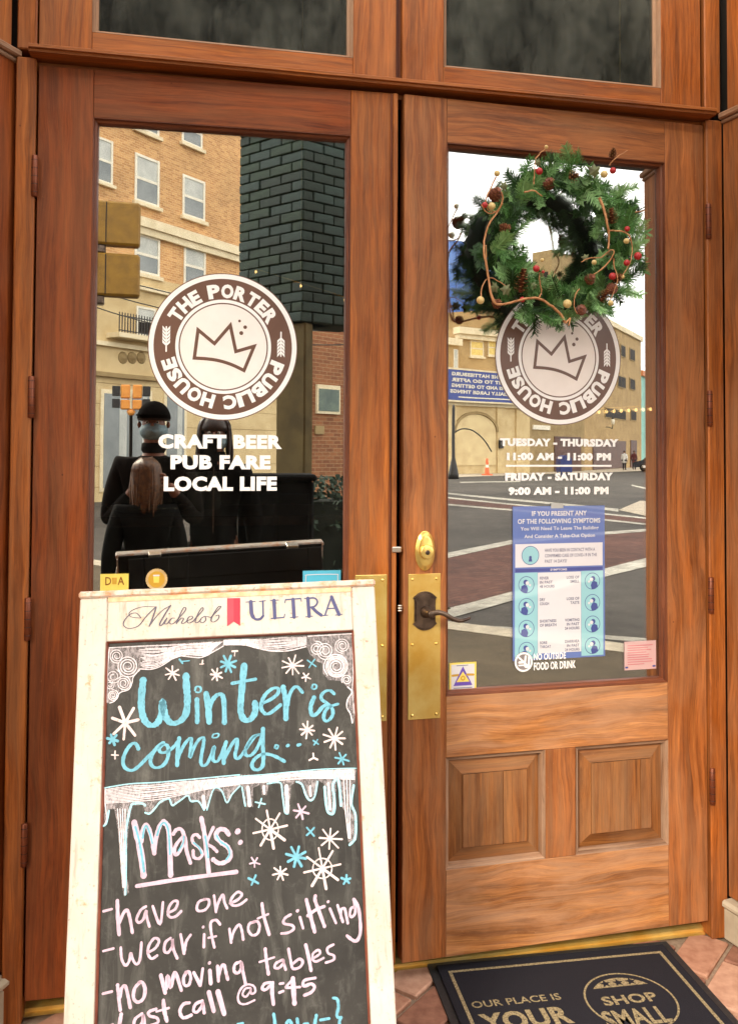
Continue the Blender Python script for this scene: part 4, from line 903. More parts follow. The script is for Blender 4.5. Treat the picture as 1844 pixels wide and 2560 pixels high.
strokes('chalk_lettering', CW, [
 ('E', 26, [(135, 1640), (235, 1590)]), ('E', 40, [(325, 1482), (305, 1600), (300, 1680)]), ('E', 34, [(555, 1475), (482, 1530), (468, 1600), (520, 1620), (560, 1560), (568, 1490), (590, 1640)]), ('E', 34, [(712, 1422), (630, 1455), (640, 1500), (715, 1520), (730, 1570), (640, 1610)]),
 ('E', 42, [(790, 1328), (802, 1450), (828, 1555)]), ('E', 26, [(712, 1452), (850, 1412)]), ('E', 38, [(1078, 1355), (1012, 1370), (972, 1440), (992, 1508), (1032, 1518), (1098, 1490)]), ('E', 34, [(1220, 1332), (1145, 1370), (1122, 1438), (1160, 1458), (1215, 1392), (1222, 1345), (1240, 1465)]),
 ('E', 50, [(1292, 1240), (1345, 1445)]), ('E', 56, [(1392, 1235), (1460, 1475)]),
 ('F', 24, [(290, 1190), (235, 1200), (205, 1262), (242, 1288), (288, 1230), (295, 1195), (302, 1255), (345, 1232), (330, 1172), (262, 1152), (195, 1190), (155, 1280), (172, 1355), (240, 1368), (338, 1325)]),
 ('F', 34, [(542, 1130), (452, 1142), (422, 1198), (462, 1208), (532, 1142)]), ('F', 44, [(532, 1142), (532, 1250), (546, 1370)]), ('F', 32, [(615, 1145), (655, 1138)]), ('F', 34, [(610, 1242), (655, 1225)]),
 ('F', 30, [(758, 1080), (742, 1112), (690, 1172), (700, 1188), (838, 1180)]), ('F', 52, [(760, 1085), (770, 1250), (778, 1360)]), ('F', 36, [(1008, 1080), (885, 1108), (882, 1172), (960, 1145), (998, 1182), (962, 1238), (885, 1272)])], cal=.85)
strokes('chalk_lettering', CB, [
 ('F', 34, [(1202, 1302), (1248, 1315), (1262, 1400), (1245, 1480), (1255, 1515), (1295, 1515)]), ('F', 34, [(1290, 1518), (1272, 1570), (1288, 1680)]), ('F', 36, [(548, 1480), (560, 1560), (566, 1690)]), ('F', 36, [(690, 1580), (720, 1548), (745, 1600), (735, 1690)]),
 ('F', 36, [(806, 1535), (822, 1620), (842, 1690)]), ('F', 34, [(880, 1590), (925, 1585)]), ('F', 36, [(1018, 1495), (1000, 1600), (1005, 1690)]), ('F', 30, [(1062, 1545), (1160, 1528)]), ('F', 30, [(150, 1590), (210, 1580)])], cal=.85)
# snowflakes and stars
def star(z, cx, cy, r, w_, m, n=8, rot=0, sq=1.0, inner=.0):
    it = []
    for q in range(n):
        a = 2*math.pi*q/n+rot+random.uniform(-.1, .1); rr_ = r*random.uniform(.85, 1.1)
        it.append((z, w_, [(cx+inner*rr_*math.cos(a), cy+inner*rr_*math.sin(a)*sq), (cx+rr_*math.cos(a), cy+rr_*math.sin(a)*sq)]))
    strokes('snowflake', m, it, cal=1)
for a in [('A', 848, 480, 88, 20, CP, 7, .3), ('A', 1358, 500, 72, 22, CP, 7, .5), ('A', 1495, 372, 98, 30, CB, 8, .35), ('A', 298, 1060, 165, 36, CP, 7, .75, 1.15), ('A', 150, 1255, 62, 32, CB, 6, .2), ('A', 176, 1436, 42, 18, CP, 4, 0),
          ('B', 800, 392, 118, 20, CP, 9, .1), ('B', 1022, 366, 58, 18, CB, 4, .6), ('B', 955, 522, 52, 18, CP, 5, .4), ('B', 972, 1142, 92, 22, CP, 8, .1), ('B', 1288, 1240, 128, 24, CP, 9, .0), ('B', 1072, 1288, 34, 20, CB, 4, .6), ('B', 1045, 1468, 58, 22, CP, 3, .5), ('B', 1375, 1480, 78, 22, CB, 6, .2),
          ('D', 400, 475, 52, 16, CB2, 4, .3), ('D', 850, 568, 82, 24, CW, 6, .2), ('D', 955, 792, 62, 20, CB, 4, .8), ('D', 1165, 868, 128, 20, CP, 8, .05), ('D', 800, 1070, 118, 30, CB, 8, .2), ('D', 338, 1130, 58, 18, CW, 5, .3), ('D', 625, 1245, 82, 20, CP, 7, .25), ('D', 325, 1330, 58, 24, CB, 4, .5), ('D', 1348, 1322, 52, 26, CB, 5, .9)]: star(*a)
strokes('snowflake', CB, [('A', 26, [(930, 320), (965, 365)]), ('A', 20, [(945, 345), (1045, 335)])]); strokes('snowflake', CP, [('A', 20, [(1200, 330), (1195, 375)]), ('A', 14, [(1165, 375), (1215, 372)])]); strokes('snowflake', CP, [('A', 30, [(1545, 225), (1605, 222)]), ('A', 14, [(1575, 240), (1570, 280)])])
for cx, cy, rx, ry, r in ((510, 765, 90, 115, 190), (1085, 1195, 105, 110, 205)):
    it = [('D', 15, [(cx+rx*math.cos(a), cy+ry*math.sin(a)) for a in [math.pi*2*q/20 for q in range(21)]])]
    for q in range(8):
        a = math.pi*2*q/8-.2; it.append(('D', 30 if q in (1, 2, 3) else 22, [(cx+8*math.cos(a), cy+8*math.sin(a)), (cx+r*math.cos(a), cy+r*1.12*math.sin(a))]))
    strokes('snowflake', CP, it, cal=1)
# snow on the corners and the icicles: smudged chalk with scribbled lines over it
def smudge(pts, m=CG):
    b = MB(); _lay[0] -= .000004; b.poly([(p[0], _lay[0], p[1]) for p in pts]); b.bm.normal_update()
    for f in b.bm.faces:
        if f.normal.y > 0: f.normal_flip()
    bmesh.ops.triangulate(b.bm, faces=b.bm.faces[:]); return b.build('chalk_smudge', m, cb)
_layk = _lay[0]; _lay[0] = .00735
snow = S('A', (98, 178), (600, 150), (1000, 128), (1634, 85))+S('B', (800, 48), (1500, 10), (1508, 600), (1530, 960), (1510, 1060), (1490, 1060), (1490, 960), (1440, 920), (1430, 800), (1490, 700), (1440, 640), (1360, 570), (1220, 560), (1150, 480), (1150, 370), (1080, 340), (1010, 270), (960, 172), (750, 220), (550, 222), (400, 190), (250, 152))+S('A', (1440, 160), (1330, 230), (1180, 300), (1050, 295), (920, 280), (860, 310), (720, 400), (600, 440), (500, 425), (470, 440), (390, 520), (375, 560), (340, 670), (230, 710), (180, 800), (130, 830), (78, 835))
smudge(snow)
ice = S('C', (138, 310), (400, 262), (720, 245), (1050, 215), (1634, 160))+S('D', (400, 165), (800, 125), (1100, 100), (1462, 90), (1445, 260), (1400, 540), (1460, 600), (1462, 880), (1400, 940), (1370, 900), (1330, 560), (1290, 500), (1270, 240), (1240, 250), (1220, 560), (1180, 605), (1130, 560), (1100, 262), (1050, 232), (1000, 420), (950, 452), (900, 400), (860, 282), (800, 240), (740, 280), (722, 600), (660, 580), (620, 262), (500, 260), (470, 390), (420, 390), (400, 270), (320, 310), (320, 520), (240, 520), (210, 292), (150, 300), (90, 380), (33, 480))+S('C', (1430, 352), (1350, 332), (1280, 520), (1240, 560), (1180, 460), (1100, 470), (1060, 400), (960, 450), (890, 500), (850, 432), (760, 482), (680, 570), (600, 602), (560, 492), (450, 512), (400, 800), (385, 1200), (410, 1460), (355, 1510), (330, 1380), (310, 1100), (290, 800), (250, 542), (200, 542), (160, 600), (130, 730))
smudge(ice)
_lay[0] = _layk
it = []
for q in range(26):      # curls in the left corner
    pass
def curl(z, cx, cy, r, turns=2.2, w_=9, e=1.0):
    n = int(turns*9); a0 = random.uniform(0, 6)
    return (z, w_, [(cx+r*(1-.75*i/n)*math.cos(a0+turns*2*math.pi*i/n), cy+e*r*(1-.75*i/n)*math.sin(a0+turns*2*math.pi*i/n)) for i in range(n+1)])
it += [curl('A', 330, 400, 130, 3.2, 11), curl('A', 330, 400, 118, 3, 9), curl('A', 200, 280, 85, 2.4, 10), curl('A', 280, 600, 90, 2.6, 10), curl('A', 155, 740, 68, 2.6, 10), curl('A', 160, 520, 90, 2, 9), curl('A', 120, 620, 60, 2, 8),
       curl('B', 1310, 400, 150, 4.2, 12), curl('B', 1310, 400, 130, 3, 10), curl('B', 1180, 220, 105, 2.6, 11), curl('B', 1380, 160, 90, 2.6, 10), curl('B', 1080, 190, 85, 2.2, 10), curl('B', 1430, 560, 62, 2, 12)]
for q in range(15):
    t0 = q/14; it.append(('A', 9, [(470+random.uniform(-20, 60), 190+t0*215), (640, 200+t0*210+random.uniform(-10, 10)), (800, 185+t0*150), (1000, 150+t0*120+random.uniform(-10, 10)), (1250, 135+t0*140), (1430-t0*120, 115+t0*90)]))
for q in range(9):
    t0 = q/8; it.append(('B', 9, [(0, 95+t0*55), (250, 85+t0*70), (450, 90+t0*110), (640, 75+t0*130+random.uniform(-8, 8)), (800, 70+t0*110), (960, 60+t0*90)]))
it += [('B', 16, [(1440, 640), (1490, 700), (1440, 790), (1432, 880), (1475, 960), (1495, 1060)]), ('B', 12, [(1500, 60), (1505, 500), (1495, 700), (1520, 950)]), ('A', 14, [(110, 200), (90, 500), (85, 820)]), ('A', 12, [(110, 185), (500, 165), (900, 150), (1300, 125)]), ('B', 12, [(980, 50), (1250, 35), (1490, 20)])]
it += [('A', 12, [(470, 430), (600, 435), (720, 395), (860, 305), (930, 278), (1060, 292), (1190, 296), (1330, 228), (1440, 165)]), ('B', 12, [(260, 155), (400, 192), (550, 222), (750, 220), (955, 172)]), ('A', 12, [(470, 440), (395, 520), (378, 590), (340, 670), (235, 710), (180, 800), (120, 828)])]
strokes('chalk_snow', CGL, it, cal=1)
it = []
for q in range(11):
    t0 = q/10; it.append(('C', 9, [(160, 325+t0*150), (420, 290+t0*170), (720, 268+t0*160+random.uniform(-8, 8)), (1000, 242+t0*140), (1330, 215+t0*95), (1634, 180+t0*90)]))
    it.append(('D', 9, [(60, 200+t0*70), (400, 178+t0*70), (760, 145+t0*70+random.uniform(-6, 6)), (1100, 118+t0*85), (1440, 105+t0*110)]))
for q in range(4): it.append(('C', 14, [(285+q*28, 540), (310+q*20, 850), (328+q*14, 1150), (345+q*10, 1400)]))
for q in range(3): it.append(('D', 14, [(1320+q*34, 220), (1340+q*24, 560), (1372+q*10, 860)]))
it += [('D', 40, [(265, 300), (285, 500)]), ('D', 44, [(690, 290), (700, 570)]), ('D', 30, [(1150, 260), (1170, 540)]), ('C', 40, [(1230, 400), (1245, 520)]), ('D', 30, [(440, 290), (445, 370)]), ('D', 30, [(950, 290), (955, 390)]), ('C', 14, [(150, 320), (150, 480), (165, 640), (140, 720)])]
strokes('chalk_icicles', CP if False else CGL, it, cal=1)
strokes('chalk_icicles', CB2, [
 ('C', 12, [(140, 308), (420, 262), (720, 246), (1050, 216), (1630, 162)]), ('D', 12, [(150, 182), (420, 162), (800, 126), (1100, 100), (1460, 90)]),
 ('C', 22, [(130, 728), (165, 690), (190, 560)]), ('C', 24, [(372, 1480), (378, 1100), (378, 800), (430, 520), (480, 480), (560, 480), (590, 500)]), ('C', 20, [(590, 580), (640, 590), (700, 530), (760, 460), (850, 425), (880, 490), (905, 500)]),
 ('C', 18, [(905, 495), (985, 440), (1060, 390), (1095, 455), (1175, 455), (1240, 550)]), ('C', 16, [(1270, 550), (1345, 320), (1430, 335), (1490, 470), (1545, 380), (1634, 285)]),
 ('D', 20, [(200, 300), (235, 505)]), ('D', 18, [(480, 260), (620, 250), (645, 380), (672, 570), (705, 590)]), ('D', 22, [(800, 240), (860, 270), (905, 390), (950, 445), (1000, 400), (1030, 240)]),
 ('D', 30, [(1110, 300), (1135, 540), (1180, 595), (1215, 560), (1215, 400), (1200, 280), (1250, 195), (1275, 320), (1290, 500)]), ('D', 28, [(1430, 280), (1405, 480), (1450, 610), (1448, 850), (1385, 935)])], cal=1)

# printed maker's name on the top rail
INK = plain('printed_ink', srgb(74, 76, 118), srgb(66, 68, 110), 30, .5, bmp=0); INKG = plain('script_ink', srgb(86, 80, 98), srgb(78, 72, 90), 30, .5, bmp=0)
def bl0(X, Y):
    P = BP-Bn*.0008; h = hit(X, Y, P, Bn)-P; return float(h@Be), float(-(h@Bd))
def S0(*pts): return [bl0(250+x*.4284, 1440+y*.4284) for x, y in pts]
def print_(name, m, items, cal=1):
    b = MB()
    for i, (wd, pts) in enumerate(items): b.ribbon(S0(*pts), wd*.4284*PXM, -.0010-.00001*i, cal)
    return b.build(name, m, board)
print_('script_lettering', INKG, [
 (6, [(240, 243), (212, 216), (175, 224), (142, 262), (140, 290), (172, 306), (225, 290), (262, 245), (290, 215), (322, 184)]), (5, [(325, 180), (260, 178), (205, 192), (172, 214), (182, 238), (238, 245)]),
 (8, [(328, 180), (318, 215), (302, 260), (288, 292)]), (5, [(288, 292), (330, 235), (372, 195), (412, 172)]), (8, [(412, 172), (378, 225), (352, 272), (350, 288), (364, 284), (384, 255)]),
 (6, [(392, 245), (377, 275), (392, 278), (412, 252)]), (7, [(403, 221), (406, 219)]), (6, [(436, 246), (420, 246), (404, 268), (416, 280), (436, 272), (452, 254)]),
 (6, [(450, 256), (490, 212), (502, 190), (490, 184), (472, 215), (446, 278)]), (6, [(450, 272), (475, 246), (488, 250), (476, 272), (488, 276), (508, 262)]),
 (6, [(508, 262), (540, 246), (536, 234), (518, 240), (508, 262), (518, 274), (540, 266), (556, 248)]), (6, [(556, 248), (600, 200), (598, 184), (580, 205), (556, 262), (568, 272), (590, 252)]),
 (6, [(612, 234), (592, 246), (584, 264), (600, 272), (618, 256), (616, 236), (640, 240)]), (6, [(645, 244), (695, 192), (706, 178), (690, 180), (662, 222), (648, 258), (664, 268), (690, 250), (694, 228), (676, 232)])], .55)
b = MB(); P_ = S0((742, 130), (780, 129), (780, 266), (742, 293)); b.poly([(p[0], -.0010, p[1]) for p in P_][::-1]); b.build('ribbon_mark', plain('ribbon_red', srgb(226, 62, 80), rough=.5, bmp=0), board)
b = MB(); P_ = S0((780, 129), (818, 128), (818, 291), (780, 266)); b.poly([(p[0], -.0010, p[1]) for p in P_][::-1]); b.build('ribbon_mark', plain('ribbon_dark_red', srgb(198, 34, 62), rough=.5, bmp=0), board)
print_('serif_lettering', INK, [
 (22, [(880, 150), (884, 215), (894, 240)]), (14, [(888, 232), (908, 252), (935, 250), (952, 232)]), (9, [(952, 236), (950, 146)]), (5, [(852, 152), (906, 148)]), (5, [(930, 148), (966, 144)]),
 (20, [(1015, 142), (1020, 244)]), (5, [(995, 143), (1040, 140)]), (7, [(1000, 248), (1072, 241)]), (5, [(1074, 241), (1078, 222)]), (20, [(1126, 136), (1132, 240)]), (7, [(1082, 138), (1170, 131)]), (5, [(1082, 138), (1078, 156)]), (5, [(1170, 131), (1175, 148)]), (5, [(1110, 242), (1155, 238)]),
 (20, [(1212, 129), (1220, 235)]), (5, [(1192, 131), (1222, 128)]), (5, [(1200, 238), (1240, 234)]), (9, [(1215, 130), (1252, 129), (1268, 150), (1254, 175), (1222, 183)]), (18, [(1238, 184), (1262, 208), (1290, 228)]),
 (8, [(1350, 120), (1330, 175), (1312, 228)]), (20, [(1350, 122), (1372, 175), (1394, 224)]), (6, [(1326, 190), (1378, 187)]), (5, [(1298, 231), (1330, 228)]), (5, [(1372, 228), (1412, 223)])])

# ================================================================= wreath
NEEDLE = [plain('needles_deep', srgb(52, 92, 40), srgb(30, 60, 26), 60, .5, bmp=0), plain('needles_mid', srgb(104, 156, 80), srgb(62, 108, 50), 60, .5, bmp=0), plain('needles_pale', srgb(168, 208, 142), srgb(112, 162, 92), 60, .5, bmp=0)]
TWIG = plain('vine_twig', srgb(206, 148, 96), srgb(166, 108, 66), 90, .55)
CONE = plain('pinecone', srgb(140, 78, 48), srgb(92, 44, 26), 90, .5); CONEL = plain('pinecone_tip', srgb(206, 162, 110), srgb(176, 122, 74), 90, .5)
REDB = plain('red_berry', srgb(196, 52, 52), srgb(170, 36, 40), 60, .35, bmp=0); CREAMB = plain('cream_berry', srgb(232, 206, 142), srgb(208, 176, 108), 60, .35, bmp=0)
LEAF = plain('ivy_leaf', srgb(118, 128, 86), srgb(92, 88, 54), 60, .6)
wc = V3(*[0]*3); WXc, WZc = .412, 1.925
wr = empty('wreath', frameM(FR[0], FR[1], FR[2]) @ Matrix.Translation((WXc+.010, -.049, WZc-.018)), 'green pine wreath with cones, berries and vine hanging on the right glass door', 'wreath')
sprigs = []
for v in range(9):
    b = MB(); Ls = random.uniform(.060, .084)
    stem = [(0, 0, 0), (0, -.003, Ls*.5), (0, -.001, Ls)]
    for i in range(78):
        t = ((i+random.random())/78); z0 = t*Ls; sd_ = 1 if i % 2 else -1; ln = random.uniform(.020, .030)*(1-.40*t**2)*(.75+.25*min(1, t*5)); fwd = random.uniform(.55, .95)+.5*t**3
        d = Vector((sd_*1.0, random.uniform(-.75, .35), fwd)).normalized(); s = d.cross(Vector((0, 1, 0))).normalized()*.00095
        p0 = Vector((0, 0, z0)); p1 = p0+d*ln+Vector((0, random.uniform(-.002, .002), 0))
        vs = [b.bm.verts.new(q) for q in (p0-s, p0+s, p1+s*.55, p1-s*.55)]; b.bm.faces.new(vs)
    b.tube(stem, .0013, 4)
    me = bpy.data.meshes.new('sprig'); b.bm.to_mesh(me); b.bm.free(); me.materials.append(NEEDLE[(0, 1, 1, 0, 2, 1, 2, 2, 1)[v]]); sprigs.append(me)
def ringp(a, rr, y=0):   # slightly squared ring
    k = 1+.05*math.cos(4*a+.5)+.03*math.sin(2*a+1)
    return Vector((.168*k*1.06*math.cos(a)+rr*math.cos(a), y, .172*k*math.sin(a)+rr*math.sin(a)))
made = 0; it_ = 0
while made < 296:
    it_ += 1; a = 2*math.pi*((it_*.6180339) % 1); back = made < 80
    tr_ = random.uniform(0, 2*math.pi); rt = .045*math.sqrt(random.random())
    p = ringp(a, rt*math.cos(tr_), rt*.8*math.sin(tr_)*(1 if back else -abs(math.sin(tr_)))/1.0)
    if not back: p.y = -abs(p.y)-.004
    out = Vector((math.cos(a), 0, math.sin(a))); tan = Vector((-math.sin(a), 0, math.cos(a)))
    d = (out*random.uniform(-.8, 1.0)+Vector((0, random.uniform(-.85, .0) if not back else random.uniform(-.3, .3), 0))+tan*random.uniform(-1.0, 1.0)).normalized()
    tip = p+d*.078; rr_ = math.hypot((tip.x+.016)/1.0, (tip.z)/1.25)
    if rr_ < .084 or math.hypot(tip.x, tip.z) > random.uniform(.238, .270) or tip.y > .05: continue
    made += 1
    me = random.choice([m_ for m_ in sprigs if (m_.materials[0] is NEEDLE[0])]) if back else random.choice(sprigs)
    o = bpy.data.objects.new('sprig', me); COL.objects.link(o); o.parent = wr; o.location = p
    X_ = d.cross(Vector((0, 1, 0)))
    if X_.length < .15: X_ = Vector((1, 0, 0))
    X_.normalize(); Y_ = d.cross(X_).normalized()
    if Y_.y < 0: Y_ = -Y_; X_ = -X_
    o.rotation_mode = 'QUATERNION'; o.rotation_quaternion = Matrix((X_, Y_, d)).transposed().to_quaternion() @ Matrix.Rotation(random.uniform(-.5, .5), 3, 'Z').to_quaternion(); q_ = random.uniform(.85, 1.12); o.scale = (q_, q_, q_)
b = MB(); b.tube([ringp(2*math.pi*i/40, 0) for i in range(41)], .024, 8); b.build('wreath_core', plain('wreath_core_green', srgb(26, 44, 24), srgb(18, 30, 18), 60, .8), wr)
def wl(X, Y, y=-.125):
    """photograph point on the wreath's front, in wreath coordinates"""
    u, z = loc(FR, X, Y, y); return Vector((u-WXc-.010, y+.049, z-WZc+.018))
Z5 = lambda x, y, d=-.125: wl(1080+x*.3672, 340+y*.3672, d)
def cone(p, r, ln, tilt=(0, 0, 0), seed=1):
    b = MB(); rnd = random.Random(seed)
    n = 44
    for i in range(n):
        t = i/n; a = i*2.4; rr_ = r*(.35+.65*math.sin(min(1, .25+t*.9)*math.pi)**.6); z = -ln/2+t*ln
        c = Vector((math.cos(a), math.sin(a), 0)); s = Vector((-math.sin(a), math.cos(a), 0))
        p0 = Vector((0, 0, z)); tip = p0+c*rr_+Vector((0, 0, ln*.05)); w_ = r*.42
        vs = [b.bm.verts.new(q) for q in (p0+Vector((0, 0, -.001)), p0+c*rr_*.6-s*w_+Vector((0, 0, .002)), tip-s*w_*.4, tip+s*w_*.4, p0+c*rr_*.6+s*w_+Vector((0, 0, .002)))]
        f = b.bm.faces.new(vs); f.material_index = 0
        tv = [b.bm.verts.new(q) for q in (tip-s*w_*.4, tip+s*w_*.4, tip+Vector((0, 0, .0022))+c*.001)]; f = b.bm.faces.new(tv); f.material_index = 1
    b.tube([(0, 0, -ln/2), (0, 0, ln/2)], r*.28, 6)
    o = b.build('pinecone', [CONE, CONEL], wr); o.location = p; o.rotation_euler = tilt; return o
for i, (x, y, r, l, t) in enumerate([(610, 985, .020, .062, (.15, .1, 0)), (430, 395, .019, .034, (1.0, .3, 0)), (795, 320, .017, .028, (1.2, .2, 0)), (960, 275, .018, .026, (.5, 1.3, 0)), (495, 630, .016, .026, (.8, 1.2, 0)), (1218, 545, .018, .040, (.3, -.2, 0)), (1228, 118, .012, .026, (.2, .1, 0)), (1075, 972, .015, .026, (1.1, .4, 0)), (1258, 965, .015, .026, (.7, .9, 0)), (1225, 1035, .016, .022, (1.3, .2, 0)), (1170, 1085, .018, .036, (.5, .4, 0)), (440, 1140, .013, .022, (.9, .6, 0)), (1012, 1180, .015, .026, (1.1, -.4, 0))]):
    cone(Z5(x, y, -.118), r, l, t, i)
def berry(x, y, r, m, d=-.130): 
    b = MB().lathe([(r*math.sin(q*math.pi/8)+1e-5, -r*math.cos(q*math.pi/8)) for q in range(9)], 14, 'z'); o = b.build('berry', m, wr); o.location = Z5(x, y, d)
for x, y, r, m in [(727, 240, .0095, REDB), (1228, 235, .0088, REDB), (357, 470, .0076, REDB), (1325, 633, .0076, REDB), (1397, 817, .0105, REDB), (1322, 863, .0086, REDB), (707, 903, .0090, REDB), (1225, 955, .0098, REDB), (612, 1114, .0074, REDB), (753, 925, .0042, REDB),
                   (440, 255, .0080, CREAMB), (1168, 260, .0098, CREAMB), (404, 478, .0098, CREAMB), (775, 75, .0050, CREAMB), (1100, 860, .0068, CREAMB), (327, 1118, .0102, CREAMB), (918, 1142, .0115, CREAMB), (1213, 1137, .0074, CREAMB), (748, 845, .0052, CREAMB), (1296, 958, .0050, CREAMB), (1320, 715, .0078, CREAMB)]: berry(x, y, r, m)
def vine(pts, r=.0032):
    P = smooth([tuple(Z5(x, y, -.130+random.uniform(-.006, .010))) for x, y in pts], 5); n = len(P); P = [(p_[0]+random.uniform(-1, 1)*.0009, p_[1], p_[2]+random.uniform(-1, 1)*.0009) for p_ in P]; r *= .82
    MB().tube(P, [r*(1-.45*i/n) for i in range(n)], 7).build('vine', TWIG, wr)
vine([(905, 1275), (870, 1210), (800, 1150), (720, 1105), (620, 1112), (530, 1135), (430, 1142), (395, 1060), (378, 940), (352, 800), (355, 700), (385, 600), (440, 520), (478, 440), (470, 380)], .0046)
vine([(430, 1140), (395, 1060), (382, 960), (368, 860), (362, 740)], .0034); vine([(478, 460), (430, 520), (370, 520), (335, 465)], .0028); vine([(432, 280), (400, 350), (365, 430), (375, 500), (430, 515)], .0026)
vine([(1135, 420), (1165, 500), (1190, 600), (1200, 700), (1195, 770)], .0050); vine([(1200, 645), (1290, 650), (1340, 680), (1358, 760), (1345, 860), (1290, 955)], .0026)
vine([(1095, 945), (1180, 880), (1235, 800), (1215, 775), (1150, 825), (1070, 830), (1010, 860)], .0026); vine([(1230, 830), (1240, 900), (1258, 980), (1210, 1120)], .0024)
vine([(720, 1105), (742, 1060), (728, 980), (730, 930)], .0028); vine([(700, 160), (740, 110), (778, 80)], .0024); vine([(690, 330), (695, 230), (700, 160)], .0022); vine([(625, 385), (690, 372), (745, 412)], .0032)
vine([(330, 1090), (345, 1010), (400, 965), (500, 1020)], .0022); vine([(1000, 1040), (970, 1090), (965, 1160), (985, 1210)], .0024); vine([(1205, 200), (1240, 155), (1325, 100)], .0022); vine([(1380, 520), (1450, 505)], .0018); vine([(905, 1275), (940, 1240), (925, 1290)], .0034)
def leaf(x, y, s, rot):
    b = MB(); pts = [(0, -1), (.35, -.55), (.95, -.5), (.6, 0), (.75, .5), (.3, .45), (0, 1), (-.3, .45), (-.75, .5), (-.6, 0), (-.95, -.5), (-.35, -.55)]
    c = b.bm.verts.new((0, -.003, 0)); vs = [b.bm.verts.new((px*s, abs(px)*s*.25, pz*s)) for px, pz in pts]
    for i in range(12): b.bm.faces.new([c, vs[i], vs[(i+1) % 12]])
    o = b.build('leaf', LEAF, wr); o.location = Z5(x, y, -.124); o.rotation_euler = (.2, rot, .2)
for a in [(505, 1045, .018, .5), (425, 1030, .017, -.6), (1105, 235, .021, .9), (490, 340, .014, .2), (720, 180, .013, .1), (1045, 830, .013, .6), (690, 1020, .013, 1.2), (1210, 790, .012, -.4)]: leaf(*a)
MB().tube([(0, .02, .17), (0, .045, .24), (0, .060, .262)], .0012, 6).build('hanging_wire', TWIG, wr)

# ================================================================= the street across the way (seen mirrored in the glass)
class Facade:
    """a wall standing across the street; px0,D0 - px1,D1 give its line as it shows in the glass"""
    def __init__(s, F, px0, D0, px1, D1, depth_pad=0):
        def P(px, D):
            p = CAM+ray(px, 1130)*D; return V3(p[0], p[1], ROAD)
        s.F = F; s.v0 = P(px0, D0); s.v1 = P(px1, D1); s.U = unit(s.v1-s.v0); s.L = float(np.linalg.norm(s.v1-s.v0)); s.N = V3(-s.U[1], s.U[0], 0)
        if s.N@(s.v0-CAM) < 0: s.N = -s.N
        s.sg = 1
        O = mirror(F, s.v1); X = -mirdir(F, s.U); Y = mirdir(F, s.N)
        if np.cross(X, Y)[2] < 0: raise RuntimeError('handed')
        s.M = frameM(O, X, Y)
    def c(s, px, py, dep=0):
        """point of the reflection -> facade coordinates (x, z)"""
        P = s.v0+s.N*dep; h = hit(px, py, P, s.N); return s.L-float((h-s.v0)@s.U), float(h[2])-ROAD
    def rect(s, x0, y0, x1, y1, dep=0):
        a, b_ = s.c(x0, (y0+y1)/2, dep)[0], s.c(x1, (y0+y1)/2, dep)[0]; xm = (x0+x1)/2
        z1, z0 = s.c(xm, y0, dep)[1], s.c(xm, y1, dep)[1]; return min(a, b_), max(a, b_), z0, z1
def brickmat(name, c1, c2, mortar, bw=.21, bh=.075):
    m, t = newmat(name); p = principled(t, Roughness=.85); tcn = t.nodes.new('ShaderNodeTexCoord'); sp = t.nodes.new('ShaderNodeSeparateXYZ'); cb_ = t.nodes.new('ShaderNodeCombineXYZ')
    t.links.new(tcn.outputs['Object'], sp.inputs[0]); ad = t.nodes.new('ShaderNodeMath'); t.links.new(sp.outputs[0], ad.inputs[0]); t.links.new(sp.outputs[1], ad.inputs[1])
    t.links.new(ad.outputs[0], cb_.inputs[0]); t.links.new(sp.outputs[2], cb_.inputs[1])
    br = t.nodes.new('ShaderNodeTexBrick'); br.inputs['Scale'].default_value = 1; br.inputs['Brick Width'].default_value = bw; br.inputs['Row Height'].default_value = bh; br.inputs['Mortar Size'].default_value = .006
    br.inputs['Color1'].default_value = rgba(c1); br.inputs['Color2'].default_value = rgba(c2); br.inputs['Mortar'].default_value = rgba(mortar); t.links.new(cb_.outputs[0], br.inputs['Vector'])
    n = noise(t, tcn.outputs['Object'], .7, 6, .6); r = ramp(t, [(.3, (.8, .8, .8)), (.7, (1.15, 1.12, 1.08))]); t.links.new(n.outputs['Fac'], r.inputs[0])
    t.links.new(mixc(t, 1.0, br.outputs['Color'], r.outputs[0], 'MULTIPLY'), p.inputs['Base Color']); return m
TANB = brickmat('tan_brick', srgb(214, 166, 108), srgb(180, 130, 80), srgb(216, 184, 140))
BRNB = brickmat('brown_brick', srgb(150, 96, 58), srgb(124, 74, 44), srgb(160, 130, 96))
STONE = plain('cream_stone', srgb(214, 190, 142), srgb(194, 168, 120), 1.6, .8, bmp=.1); STONE2 = plain('olive_stone', srgb(160, 136, 92), srgb(140, 116, 76), 1.6, .8, bmp=.1)
TRIM = plain('cream_trim', srgb(232, 216, 180), srgb(216, 198, 160), 3, .7); WFR = plain('white_window_frame', srgb(236, 228, 206), srgb(220, 210, 188), 3, .5)
WGL = plain('far_window_glass', srgb(136, 140, 138), srgb(108, 114, 114), 1.2, .15, bmp=0); WGL2 = plain('far_window_blind', srgb(196, 196, 186), srgb(170, 172, 164), 2, .5, bmp=0); WDK = plain('far_window_dark', srgb(50, 42, 36), srgb(36, 30, 28), 2, .6, bmp=0, spec=.1)
LIT = plain('painted_window_light', srgb(236, 208, 120), srgb(220, 190, 104), 3, .6, bmp=0)  # flat yellow colour stands in for light in the windows
